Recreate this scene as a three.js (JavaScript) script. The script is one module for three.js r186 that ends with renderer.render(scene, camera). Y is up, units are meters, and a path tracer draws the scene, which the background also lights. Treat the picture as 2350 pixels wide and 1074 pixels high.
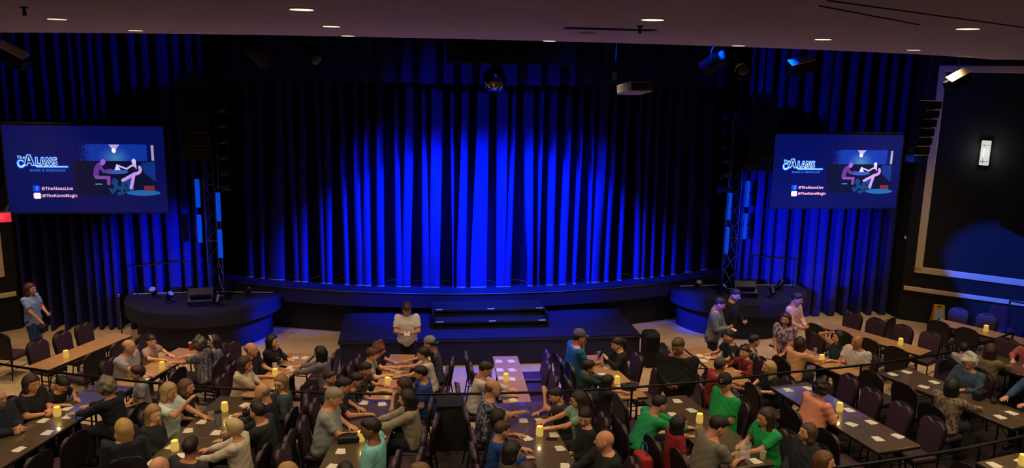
import * as THREE from 'three';
import { RoundedBoxGeometry } from 'three/addons/geometries/RoundedBoxGeometry.js';
import { mergeGeometries } from 'three/addons/utils/BufferGeometryUtils.js';
import { RectAreaLightUniformsLib } from 'three/addons/lights/RectAreaLightUniformsLib.js';

// ───────────────────────── camera, exposure, stage lights ─────────────────────────
const scene = new THREE.Scene();
scene.background = new THREE.Color(0x000000);
const renderer = new THREE.WebGLRenderer({ antialias: true });
renderer.toneMapping = THREE.LinearToneMapping;
renderer.toneMappingExposure = 1.0;
renderer.shadowMap.enabled = true;
RectAreaLightUniformsLib.init();

const rad = d => d * Math.PI / 180;
const camera = new THREE.PerspectiveCamera(2 * Math.atan(537 / 1860) * 180 / Math.PI, 2350 / 1074, 0.1, 100);
camera.position.set(-1.7, 6.0, 0);
camera.rotation.order = 'YXZ';
camera.rotation.set(rad(-11.3), rad(-7.4), rad(1.15));
scene.add(camera);

const BLUE = new THREE.Color().setRGB(0.0, 0.035, 1.0);
const lights = [];
function spot(p, target, intensity, angle, penumbra, color, size = 4) {
  const l = new THREE.SpotLight(color, intensity, 0, rad(angle), penumbra, 2);
  l.position.set(...p); l.target.position.set(...target); l.castShadow = true; l.shadow.radius = size;
  scene.add(l); scene.add(l.target); lights.push(l); return l;
}
// blue wash lanterns on the bar beyond the ceiling edge, crossed over the curtain
const WASH = [];
for (const s of [-1, 1]) for (const [x, t, i, w] of [[6.3, 1.2, 900, 14], [4.5, -0.5, 1150, 14], [2.7, -2.2, 1900, 10.5]]) WASH.push([[s * x, 7.2, -14.45], [s * t, 2.55, -18.5], i, w]);
for (const [p, t, i, w] of WASH) spot(p, t, i, w, 0.85, BLUE, 6);
for (const s of [-1, 1]) spot([s * 4.5, 7.2, -14.45], [s * -0.5, 4.2, -18.5], 45, 20, 1, BLUE, 6);
// blue on the side curtains and pods
spot([6.5, 5.7, 0.8], [-7.3, 1.7, -18.9], 5200, 3.4, 1, BLUE, 6); // from the balcony front, out of frame
spot([-7.0, 5.7, 0.8], [7.9, 2.1, -18.9], 6500, 5.0, 0.9, BLUE, 6); // from the balcony front, out of frame
spot([-1.0, 7.4, -14.2], [-8.8, 6.6, -18.9], 90, 14, 1, BLUE, 6);
spot([1.0, 7.4, -14.2], [9.0, 5.6, -18.9], 110, 18, 1, BLUE, 6);
spot([3.0, 7.2, -14.2], [-4.9, 0.55, -17.9], 2600, 3.4, 0.8, BLUE, 6);
spot([-3.0, 7.2, -14.2], [4.9, 0.55, -17.95], 2600, 3.4, 0.8, BLUE, 6);
// blue spill over the apron, the steps and the first tables
spot([0.0, 7.0, -16.9], [0.0, 0.6, -17.2], 400, 27, 1, BLUE, 8);
spot([0.4, 7.4, -14.0], [0.4, 0.7, -14.2], 330, 11, 1, BLUE, 8);
spot([-5.4, 7.4, -14.4], [-4.2, 0.0, -15.3], 14, 12, 1, BLUE, 8);
spot([5.6, 7.4, -14.4], [5.8, 0.0, -16.2], 40, 10, 1, BLUE, 8);
// blue along the stage lip
for (const d of [-9, 0, 9]) { const s = Math.sin(rad(d)), q = Math.cos(rad(d)); spot([16.9 * s, 7.3, -31 + 16.9 * q], [13.3 * s, 0.85, -31 + 13.3 * q], 620, 9, 0.9, BLUE, 6); }
// narrow blue beam on the right-hand wall
spot([3.0, 7.3, -14.6], [12.732, 0.915, -16.893], 1150, 8.2, 0.2, new THREE.Color().setRGB(0, 0.08, 1), 1);
// warm house lanterns on the same bar over the front tables
const HOUSE = new THREE.Color().setRGB(1, .73, .42);
for (const d of [-34, -26, -19.5, -5, 4, 12.5, 26, 34]) { const s = Math.sin(rad(d)), q = Math.cos(rad(d)); spot([17.45 * s, 6.95, -31 + 17.45 * q], [16.4 * s, 0, -31 + 16.4 * q], Math.abs(d) < 6 ? 22 : 40, 36, 1, HOUSE, 6); }

// ───────────────────────── helpers ─────────────────────────
function rng(seed) { let s = seed >>> 0; return () => { s = (s * 1664525 + 1013904223) >>> 0; return s / 4294967296; }; }
const used = {};
function numbered(n) { const c = used[n] || 0; used[n] = c + 1; return c ? n + '_' + String(c).padStart(3, '0') : n; }
function shade(o) { o.traverse(m => { if (m.isMesh) { m.castShadow = true; m.receiveShadow = true; } }); return o; }
function mesh(name, geo, mat, parent) { const m = new THREE.Mesh(geo, mat); m.name = name; m.castShadow = m.receiveShadow = true; if (parent) parent.add(m); return m; }
function tag(o, label, category, group) { o.userData.label = label; o.userData.category = category; if (group) o.userData.group = group; return o; }
function thing(name, label, category, p = [0, 0, 0], turn = 0, group) {
  const g = new THREE.Group(); g.name = numbered(name); g.position.set(...p); g.rotation.y = turn; scene.add(g); return tag(g, label, category, group);
}
function struct(name, geo, mat, label) { const m = mesh(name, geo, mat, scene); m.userData.kind = 'structure'; if (label) { m.userData.label = label; } return m; }
function copy(o, p, turn, label, group) { const c = o.clone(); c.userData = { ...o.userData }; c.name = numbered(o.userData.kindName); c.position.set(...p); c.rotation.y = turn; c.userData.label = label; if (group) c.userData.group = group; delete c.userData.kindName; scene.add(c); return c; }
const V = (x, y, z) => new THREE.Vector3(x, y, z);
function box(w, h, d, x = 0, y = 0, z = 0, r = 0) { const g = r ? new RoundedBoxGeometry(w, h, d, 2, r) : new THREE.BoxGeometry(w, h, d); g.translate(x, y, z); return g; }
function plain(g) { g = g.index ? g.toNonIndexed() : g; for (const k of Object.keys(g.attributes)) if (!['position', 'normal', 'uv'].includes(k)) g.deleteAttribute(k); return g; }
function join(list) { return mergeGeometries(list.map(plain), false); }
function rod(a, b, r, seg = 8) { const A = V(...a), B = V(...b), d = B.clone().sub(A); const g = new THREE.CylinderGeometry(r, r, d.length(), seg); g.translate(0, d.length() / 2, 0); g.applyQuaternion(new THREE.Quaternion().setFromUnitVectors(V(0, 1, 0), d.normalize())); g.translate(A.x, A.y, A.z); return g; }
function tube(pts, r, n = 24, seg = 8) { return new THREE.TubeGeometry(new THREE.CatmullRomCurve3(pts.map(p => V(...p))), n, r, seg, false); }
function arcPts(r, a0, a1, n, y = 0) { const o = []; for (let i = 0; i <= n; i++) { const t = a0 + (a1 - a0) * i / n; o.push([r * Math.sin(t), y, -31 + r * Math.cos(t)]); } return o; }
function slab(pts, y0, y1) { // polygon [x,z] extruded upward from y0 to y1
  const s = new THREE.Shape(pts.map(([x, z]) => new THREE.Vector2(x, -z))); const g = new THREE.ExtrudeGeometry(s, { depth: y1 - y0, bevelEnabled: false, curveSegments: 4 }); g.rotateX(-Math.PI / 2); g.translate(0, y0, 0); return g;
}
function noiseTex(w, h, fn, rx = 1, ry = 1, srgb = true) {
  const d = new Uint8Array(w * h * 4); for (let y = 0; y < h; y++) for (let x = 0; x < w; x++) { const c = fn(x / w, y / h, x, y); const i = (y * w + x) * 4; d[i] = c[0]; d[i + 1] = c[1]; d[i + 2] = c[2]; d[i + 3] = 255; }
  const t = new THREE.DataTexture(d, w, h); t.wrapS = t.wrapT = THREE.RepeatWrapping; t.magFilter = THREE.LinearFilter; t.minFilter = THREE.LinearFilter; t.repeat.set(rx, ry); if (srgb) t.colorSpace = THREE.SRGBColorSpace; t.needsUpdate = true; return t;
}
function grid2(n, seed) { const r = rng(seed), g = new Float32Array(n * n); for (let i = 0; i < n * n; i++) g[i] = r(); return (u, v) => { const x = ((u % 1) + 1) % 1 * n, y = ((v % 1) + 1) % 1 * n, i = Math.floor(x), j = Math.floor(y), a = x - i, b = y - j, s = a * a * (3 - 2 * a), t = b * b * (3 - 2 * b); const G = (p, q) => g[(q % n) * n + (p % n)]; return (G(i, j) * (1 - s) + G(i + 1, j) * s) * (1 - t) + (G(i, j + 1) * (1 - s) + G(i + 1, j + 1) * s) * t; }; }
const nA = grid2(8, 1), nB = grid2(32, 2), nC = grid2(96, 3);
const M = (color, roughness = 0.7, metalness = 0, extra = {}) => new THREE.MeshStandardMaterial({ color, roughness, metalness, ...extra });
function uvPlan(g, s = 1) { const p = g.attributes.position, n = g.attributes.normal, uv = new Float32Array(p.count * 2); for (let i = 0; i < p.count; i++) { const ny = Math.abs(n.getY(i)); uv[i * 2] = (ny > .5 ? p.getX(i) : p.getX(i) + p.getZ(i)) * s; uv[i * 2 + 1] = (ny > .5 ? p.getZ(i) : p.getY(i)) * s; } g.setAttribute('uv', new THREE.BufferAttribute(uv, 2)); return g; }

// ───────────────────────── materials ─────────────────────────
const carpetTex = noiseTex(256, 256, (u, v) => { const a = nA(u * 2, v * 2), b = nB(u * 1, v * 1), c = nC(u, v); const k = b > .62 ? 1 : a > .6 ? .6 : .25; return [30 + 55 * k * c, 24 + 38 * k * c, 26 + 30 * k * c]; });
const floorTex = noiseTex(256, 256, (u, v) => { const p = Math.floor(v * 12), c = .86 + .1 * ((p * 37) % 11) / 11 + .07 * nC(u * .5, v * 2) + .05 * nB(u, v); return [205 * c, 176 * c, 140 * c]; });
const ceilTex = noiseTex(256, 256, (u, v) => { const c = .86 + .1 * nC(u, v) + .05 * nA(u, v); return [236 * c, 222 * c, 204 * c]; });
const woodTex = noiseTex(256, 256, (u, v) => { const c = .82 + .14 * nC(u * .2, v * 2) + .08 * nB(u * .3, v * 2); return [186 * c, 140 * c, 92 * c]; });
const darkTex = noiseTex(256, 256, (u, v) => { const c = .8 + .2 * nC(u * 1, v * 1) + .1 * nB(u, v); return [92 * c, 76 * c, 58 * c]; });
const MAT = {
  carpet: M(0xffffff, .95, 0, { map: carpetTex }), floor: M(0xffffff, .42, 0, { map: floorTex }), ceiling: M(0xffffff, .9, 0, { map: ceilTex }),
  wall: M(0x0b0b11, .8), wallDark: M(0x0b0b10, .9), trim: M(0xdcc8a4, .6), black: M(0x060608, .8), blackGloss: M(0x08080a, .35), stage: M(0x08082a, .7), stageFace: M(0x09092e, .75),
  curtain: M(0x161c6c, .9), curtainSide: M(0x161c6c, .9), metal: M(0x6a6a70, .35, 1), darkMetal: M(0x1a1a1d, .4, .6), chrome: M(0xb0b0b6, .2, 1),
  wood: new THREE.MeshPhysicalMaterial({ map: woodTex, roughness: .38, clearcoat: .25, clearcoatRoughness: .3 }),
  laminate: new THREE.MeshPhysicalMaterial({ map: darkTex, roughness: .32, clearcoat: 1, clearcoatRoughness: .07 }),
  edge: M(0x15110f, .5), vinyl: M(0x3e2836, .5), vinylBack: M(0x1e171b, .55), frame: M(0x191619, .35, .5), paper: M(0xd8d2c6, .9), white: M(0xd0d0d0, .6), whiteBody: M(0xb8b6bc, .5),
};

// ───────────────────────── the room ─────────────────────────
const HC = 6.5, HT = 9.2;
{
  const wallC = [10.7, -18.5], wallE = [15.5, -14.7];
  struct('floor', uvPlan(slab([[-15.5, -15.4], [-10.9, -19.2], [-10.9, -21.3], [10.9, -21.3], [10.9, -18.6], [15.5, -14.7], [15.5, 3], [-15.5, 3]], -.3, 0), .25), MAT.floor);
  const R2 = 19.4, R3 = 23.0;
  const tier = (R, a) => { const p = arcPts(R, -a, a, 60).map(q => [q[0], q[2]]); return [...p, [15.5, p[p.length - 1][1] + .6], [15.5, 3], [-15.5, 3], [-15.5, p[0][1] + .6]]; };
  struct('floor_001', uvPlan(slab(tier(R2, rad(42)), 0, .35), .5), MAT.carpet);
  struct('floor_002', uvPlan(slab(tier(R3, rad(41)), .35, .70), .5), MAT.carpet);
  // low ceiling over the seats, its stage-side edge curved round the stage
  const RC = 17.75; const ce = arcPts(RC, -rad(50), rad(50), 60).map(q => [q[0], q[2]]).filter(q => Math.abs(q[0]) < 15.5);
  struct('ceiling', uvPlan(slab([...ce, [15.5, ce[ce.length - 1][1] + .3], [15.5, 3], [-15.5, 3], [-15.5, ce[0][1] + .3]], HC, HC + .25), .4), MAT.ceiling);
  struct('ceiling_001', slab([[-16, -21.6], [16, -21.6], [16, 3.2], [-16, 3.2]], HT, HT + .2), MAT.black);
  const wl = (a, b, h0, h1, t = .25) => { const dx = b[0] - a[0], dz = b[1] - a[1], L = Math.hypot(dx, dz), nx = -dz / L * t, nz = dx / L * t; return slab([a, b, [b[0] + nx, b[1] + nz], [a[0] + nx, a[1] + nz]], h0, h1); };
  struct('wall_right', join([wl(wallE, wallC, 0, HT), wl([10.7, -18.5], [10.7, -21.5], 0, HT)].map(g => g)), MAT.wall);
  struct('wall_right_side', wl([15.5, 3], [15.5, -14.7], 0, HT), MAT.wall);
  struct('wall_left', join([wl([-10.53, -19.1], [-15.5, -15.17], 0, HT), wl([-10.53, -21.5], [-10.53, -19.1], 0, HT)]), MAT.wall);
  struct('wall_left_side', wl([-15.5, -15.17], [-15.5, 3], 0, HT), MAT.wall);
  struct('wall_back', wl([10.7, -21.3], [-10.7, -21.3], 0, HT), MAT.wallDark);
  struct('wall_front', wl([-15.5, 3], [15.5, 3], 0, HT), MAT.wall);
}
// right-hand wall mouldings: u along the wall from its far corner, y up
const WU = V(2.15, 0, 1.70).normalize(), WC = V(10.7, 0, -18.5), WANG = Math.atan2(-WU.z, WU.x);
function onWall(name, u0, u1, y0, y1, t, mat, mirror) {
  const g = box(u1 - u0, y1 - y0, t, 0, 0, 0, Math.min(t * .4, .02));
  const c = WC.clone().addScaledVector(WU, (u0 + u1) / 2), n = V(-WU.z, 0, WU.x);
  c.addScaledVector(n, t / 2); g.rotateY(WANG); g.translate(c.x, (y0 + y1) / 2, c.z);
  if (mirror) { g.scale(-1, 1, 1); const ix = g.index; if (ix) { for (let i = 0; i < ix.count; i += 3) { const a = ix.getX(i); ix.setX(i, ix.getX(i + 1)); ix.setX(i + 1, a); } } else { for (const k of ['position', 'normal', 'uv']) { const at = g.attributes[k], s = at.itemSize, A = at.array; for (let i = 0; i < at.count; i += 3) for (let j = 0; j < s; j++) { const q = A[i * s + j]; A[i * s + j] = A[(i + 1) * s + j]; A[(i + 1) * s + j] = q; } } } }
  if (mirror) g.translate(.17, 0, -.6);
  return struct(name, g, mat);
}
onWall('trim_1', .24, .42, 1.30, 6.2, .05, MAT.trim);
onWall('trim_2', .24, 5.6, 1.27, 1.43, .05, MAT.trim);
onWall('trim_3', .05, 5.9, .79, .90, .06, MAT.trim);
onWall('trim_4', .24, 5.6, 6.2, 6.36, .05, MAT.trim);
onWall('trim_5', .05, 5.9, .79, .90, .06, MAT.trim, true);
onWall('trim_6', .24, 5.6, 1.27, 1.43, .05, MAT.trim, true);
onWall('trim_7', .24, .42, 1.43, 6.2, .05, MAT.trim, true);

// ceiling panel joints, vent, sprinklers
for (const [a, b] of [[[1.014, 6.5, -5.173], [3.941, 6.5, -7.058]], [[1.155, 6.5, -5.557], [2.941, 6.5, -7.117]]]) struct('trim_' + (8 + (used.joint = (used.joint || 0) + 1)), rod([a[0], 6.497, a[2]], [b[0], 6.497, b[2]], .006, 5), MAT.wallDark);
{
  const c = [0.564, 6.5, -9.206]; const g = thing('ceiling_vent', 'dark slotted vent in the ceiling near its front edge', 'vent', [c[0], 6.5, c[2]]);
  mesh('vent_frame', join([box(1.0, .012, .03, 0, -.006, .09), box(1.0, .012, .03, 0, -.006, -.09), box(.03, .012, .2, -.5, -.006, 0), box(.03, .012, .2, .5, -.006, 0)]), MAT.darkMetal, g);
  for (let i = -2; i <= 2; i++) mesh('slat', box(.95, .01, .02, 0, -.005, i * .035), MAT.black, g);
  for (const [p, l] of [[[-5.195, 6.42, -8.209], 'black sprinkler head on the ceiling at far left'], [[0.703, 6.42, -8.476], 'black sprinkler head on the ceiling beside the vent'], [[-2.386, 6.4, -5.394], 'black pipe stub on the ceiling by the brightest downlight']]) {
    const s = thing('sprinkler', l, 'sprinkler', [p[0], 6.5, p[2]]); mesh('escutcheon', new THREE.CylinderGeometry(.032, .036, .012, 16).translate(0, -.008, 0), MAT.darkMetal, s); mesh('nozzle', new THREE.CylinderGeometry(.014, .018, .07, 10).translate(0, -.045, 0), MAT.darkMetal, s);
  }
}
// recessed downlights: a 3.07 m by 2.8 m grid
{
  const WARM = new THREE.Color().setRGB(1, .75, .44);
  const glow = M(0x000000, .5, 0, { emissive: new THREE.Color().setRGB(1, .82, .62), emissiveIntensity: 1.25 }), off = M(0x8a7a66, .5);
  const cols = [-8.74, -5.67, -2.6, .5, 3.6, 6.65, 9.7], rows = [-12.88, -10.13, -7.36, -4.6, -1.85];
  const cn = ['left-edge', 'second', 'third', 'middle', 'fifth', 'sixth', 'right-edge'], rn = ['stage-side row', 'second row', 'third row', 'fourth row', 'row above the camera'];
  for (let i = 0; i < cols.length; i++) for (let j = 0; j < rows.length; j++) {
    if (Math.hypot(cols[i], rows[j] + 31) < 17.9) continue;
    const lit = !(i === 3 && j === 1);
    const g = thing('ceiling_downlight', `${lit ? 'lit' : 'dim'} round ceiling downlight, ${cn[i]} column, ${rn[j]}`, 'downlight', [cols[i], HC, rows[j]], 0, 'recessed ceiling downlights');
    mesh('trim_ring', new THREE.TorusGeometry(.1, .012, 8, 28).rotateX(Math.PI / 2), MAT.trim, g);
    mesh('lens', new THREE.CylinderGeometry(.1, .1, .02, 28).translate(0, -.006, 0), lit ? glow : off, g);
    if (lit) { const l = spot([cols[i], HC - .03, rows[j]], [cols[i], 0, rows[j]], j > 2 ? 30 : 19, 68, .8, WARM, 5); }
  }
}
// ───────────────────────── stage ─────────────────────────
{
  const a = rad(28), back = [[7, -20.9], [-7, -20.9]];
  const st = thing('stage', 'raised black main stage with a curved overhanging front lip', 'stage');
  mesh('stage_deck', slab([...arcPts(13.3, -a, a, 48).map(q => [q[0], q[2]]), ...back], .72, 1.05), MAT.stage, st);
  mesh('stage_base', slab([...arcPts(13.02, -a * .98, a * .98, 40).map(q => [q[0], q[2]]), [6.4, -20.8], [-6.4, -20.8]], 0, .72), MAT.black, st);
  mesh('edge_strip', tube(arcPts(13.31, -a, a, 30, 1.052), .012, 90, 6), MAT.metal, st);
  const pl = thing('thrust_platform', 'low dark platform in front of the stage steps', 'platform', [0, 0, 0]);
  mesh('deck', box(6.34, .06, 2.02, .03, .54, -16.96, .02), MAT.stage, pl);
  mesh('skirt', box(6.26, .51, 1.96, .03, .255, -16.96), MAT.stageFace, pl);
  mesh('edge_strip', box(6.34, .012, .03, .03, .576, -15.97), MAT.darkMetal, pl);
  const sp = thing('stage_steps', 'two dark steps with white tape marks up to the stage', 'steps');
  const tape = M(0xe8ecf8, .5);
  for (const [y, z] of [[.73, -16.67], [.89, -17.05]]) {
    const t = mesh('tread', box(2.44, .05, y < .8 ? .42 : .7, .05, y - .025, z - (y < .8 ? .19 : .33), .01), MAT.black, sp);
    mesh('riser', box(2.4, .11, .04, .05, y - .105, z - .04), MAT.black, sp);
    for (const x of [-1.05, .08, 1.16]) mesh('tape_mark', box(.15, .006, .04, x, y + .003, z + .006), tape, t);
  }
  mesh('side_panel', box(.03, .3, .95, -1.19, .72, -17.15), MAT.black, sp); mesh('side_panel', box(.03, .3, .95, 1.29, .72, -17.15), MAT.black, sp);
  for (const s of [-1, 1]) {
    const side = s < 0 ? 'left' : 'right';
    const pod = thing('stage_pod', `round dark side stage pod with overhanging lip on the ${side}`, 'platform', [s * 6.3, 0, -18.7]);
    const half = (r, z0) => { const p = []; for (let i = 0; i <= 30; i++) { const t = Math.PI * i / 30; p.push([r * Math.cos(t), z0 + r * .97 * Math.sin(t)]); } p.push([-r, -.04], [r, -.04]); return p.map(([x, z]) => { const wx = x + s * 6.3, wz = z - 18.7 + 31, h = Math.hypot(wx, wz); return h < 13.33 ? [wx * 13.33 / h - s * 6.3, wz * 13.33 / h - 31 + 18.7] : [x, z]; }); };
    mesh('pod_lip', slab(half(1.7, .1), .6, .9), MAT.stage, pod);
    mesh('pod_base', slab(half(1.48, .08), 0, .6), MAT.stageFace, pod);
    mesh('edge_strip', join([rod([-1.6, .905, .06], [-.4, .905, -.02], .012), rod([.2, .905, -.02], [1.6, .905, .1], .012)]), M(0x9c9a84, .5), pod);
  }
  // large rounded black speaker by the platform corner
  const p = [3.312, -0.0, -15.705]; const sb = thing('floor_speaker', 'black rounded floor speaker at the right corner of the platform', 'speaker', [p[0], 0, p[2]]);
  mesh('cabinet', box(.34, .75, .4, 0, .385, 0, .1), MAT.black, sb); mesh('grille', box(.28, .6, .02, 0, .38, .2, .01), MAT.darkMetal, sb);
  for (const x of [-.12, .12]) mesh('foot', new THREE.CylinderGeometry(.03, .03, .03, 10).translate(x, .015, 0), MAT.black, sb);
}
// ───────────────────────── curtains ─────────────────────────
const RIDGES = {main:[[-0.45249,-0.43798,-0.4463,-0.43148],[-0.42276,-0.41337,-0.4151,-0.40611],[-0.405,-0.37311,-0.37791,-0.36237],[-0.35353,-0.34125,-0.35809,-0.34535],[-0.34037,-0.32649,-0.33357,-0.32191],[-0.29999,-0.28986,-0.30214,-0.29317],[-0.28986,-0.27896,-0.28587,-0.27377],[-0.2549,-0.24585,-0.25778,-0.24984],[-0.23277,-0.21895,-0.23168,-0.22384],[-0.21895,-0.20441,-0.21134,-0.20434],[-0.19315,-0.18033,-0.18961,-0.1788],[-0.15802,-0.1469,-0.15805,-0.15116],[-0.1469,-0.13186,-0.13893,-0.12367],[-0.10974,-0.09711,-0.10996,-0.10235],[-0.09711,-0.07898,-0.09322,-0.07345],[-0.05452,-0.05294,-0.05975,-0.05366],[-0.0474,-0.03079,-0.03993,-0.02848],[-0.02206,0.0074,-0.0124,0.00759],[0.02584,0.04197,0.02227,0.04171],[0.04197,0.0525,0.04874,0.05579],[0.08525,0.09435,0.06996,0.0882],[0.10433,0.106,0.0986,0.10663],[0.12194,0.13379,0.11876,0.1318],[0.14573,0.15951,0.14909,0.1599],[0.17343,0.17957,0.17587,0.18265],[0.20356,0.20626,0.19806,0.20497],[0.21077,0.22807,0.21455,0.23218],[0.23915,0.24849,0.24201,0.25104],[0.26838,0.27607,0.26842,0.27584],[0.30655,0.31662,0.29562,0.30232],[0.31865,0.32888,0.3149,0.3257],[0.34238,0.34976,0.33566,0.3427],[0.36907,0.37563,0.36426,0.36949],[0.39456,0.40595,0.38649,0.39953],[0.43177,0.45002,0.42415,0.44034],[0.47529,0.49503,0.46673,0.48672]],left:[[-10.333,-10.26],[-10.114,-10.022],[-9.811,-9.737],[-9.507,-9.433],[-9.229,-9.136],[-8.95,-8.875],[-8.763,-8.689],[-8.558,-8.455],[-8.37,-8.267],[-8.079,-7.965],[-7.729,-7.577],[-7.463,-7.311],[-7.158,-6.9],[-6.823,-6.66],[-6.554,-6.438],[-6.294,-6.177]],right:[[6.448,6.539],[6.642,6.768],[6.826,7.021],[7.194,7.345],[7.437,7.692],[7.867,8.053],[8.287,8.498],[8.557,8.768],[8.992,9.169],[9.371,9.501],[9.787,9.883],[10.062,10.194],[10.41,10.578],[10.747,10.892]]};
function pleated(levels, ridgesAt, place, seamCount) { // plan curve: flat ridge fronts, deep folds between them that tuck behind the ridges
  const rows = levels.map(v => {
    const R = ridgesAt(v), pts = [];
    for (let i = 0; i < R.length; i++) {
      const [a, b] = R[i], w = b - a;
      for (let j = 0; j <= 4; j++) { const s = j / 4 * 2 - 1; pts.push([a + w * j / 4, .012 * (1 - s * s) * Math.min(1, w / .1) - (Math.abs(s) === 1 ? .018 : 0)]); }
      if (i < R.length - 1) {
        const c = R[i + 1][0], g = Math.max(.004, c - b), D = Math.min(.6, g * 3.2), ov = Math.min(.035, g * .25, w * .3, (R[i + 1][1] - c) * .3), m = (b + c) / 2;
        pts.push([b + g * .03, -.05 * Math.min(1, D / .1)], [b - ov, -D * .45], [b + g * .02, -D * .8], [b + g * .25, -D * .96], [m, -D], [c - g * .25, -D * .96], [c - g * .02, -D * .8], [c + ov, -D * .45], [c - g * .03, -.05 * Math.min(1, D / .1)]);
      }
    }
    return pts.map(q => place(q[0], q[1], v));
  });
  const n = rows[0].length, pos = [], idx = [];
  for (const r of rows) for (const p of r) pos.push(...p);
  for (let j = 0; j < rows.length - 1; j++) for (let i = 0; i < n - 1; i++) { const a = j * n + i; idx.push(a, a + 1, a + n, a + 1, a + n + 1, a + n); }
  const g = new THREE.BufferGeometry(); g.setAttribute('position', new THREE.Float32BufferAttribute(pos, 3)); g.setIndex(idx); g.computeVertexNormals(); return g;
}
{
  const lev = []; for (let i = 0; i <= 16; i++) lev.push(i / 16);
  const y0 = 1.06, y1 = 5.95;
  const main = RIDGES.main;
  const g = pleated(lev, v => { const k = Math.min(1, Math.max(0, (v * (y1 - y0) + y0 - 1.5) / 3.4)); return main.map(([a, b, c, d]) => [(a + (c - a) * k) * 12.75, (b + (d - b) * k) * 12.75]); },
    (s, d, v) => { const r = 12.75 + d, t = s / 12.75; return [r * Math.sin(t), y0 + v * (y1 - y0), -31 + r * Math.cos(t)]; });
  const cm = tag(mesh(numbered('stage_curtain'), g, MAT.curtain, null), 'large pleated main curtain across the stage lit deep blue', 'curtain'); scene.add(cm);
  mesh('hem', pleated([0, 1], () => main.map(([p, q]) => [p * 12.75, q * 12.75]), (s, d, v) => { const r = 12.762 + d, t = s / 12.75; return [r * Math.sin(t), y0 - .005 + v * .022, -31 + r * Math.cos(t)]; }), M(0xb8a878, .5), cm);
  // valance above
  const vr = []; const r = rng(11); for (let t = -.47; t < .47;) { const w = .012 + .01 * r(); vr.push([t, t + w]); t += w + .012 + .012 * r(); }
  const gv = pleated([0, .25, .5, .75, 1], () => vr.map(q => [q[0] * 13, q[1] * 13]), (s, d, v) => { const rr = 13.22 + d * .4, t = s / 13; return [rr * Math.sin(t), 5.72 + v * 2.4, -31 + rr * Math.cos(t)]; });
  const vm = tag(mesh(numbered('stage_valance'), gv, MAT.curtain, null), 'dim blue pleated valance hanging above the main curtain', 'curtain'); scene.add(vm);
  for (const s of [-1, 1]) {
    const rr = s < 0 ? RIDGES.left : RIDGES.right;
    const gs = pleated(lev, v => rr, (x, d, v) => [x + s * (v - .3) * .0, .02 + v * 7.9, -18.85 + d]);
    const m = tag(mesh(numbered('side_curtain'), gs, MAT.curtainSide, null), s < 0 ? 'tall blue pleated side curtain behind the left screen' : 'tall blue pleated side curtain behind the right screen', 'curtain', null); scene.add(m);
    // black wing leg beside the proscenium
    const leg = []; for (let k = 0; k < 8; k++) { const x = s < 0 ? -7.9 + k * .2 : 6.4 + k * .2; leg.push([x, x + .1]); }
    const gl = pleated([0, 1], () => leg, (x, d, v) => [x, 1.06 + v * 6.8, -19.8 + d * .3]);
    const lm = tag(mesh(numbered('wing_curtain'), gl, MAT.black, null), `black wing curtain behind the ${s < 0 ? 'left' : 'right'} light tower`, 'curtain'); scene.add(lm);
  }
}
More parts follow.
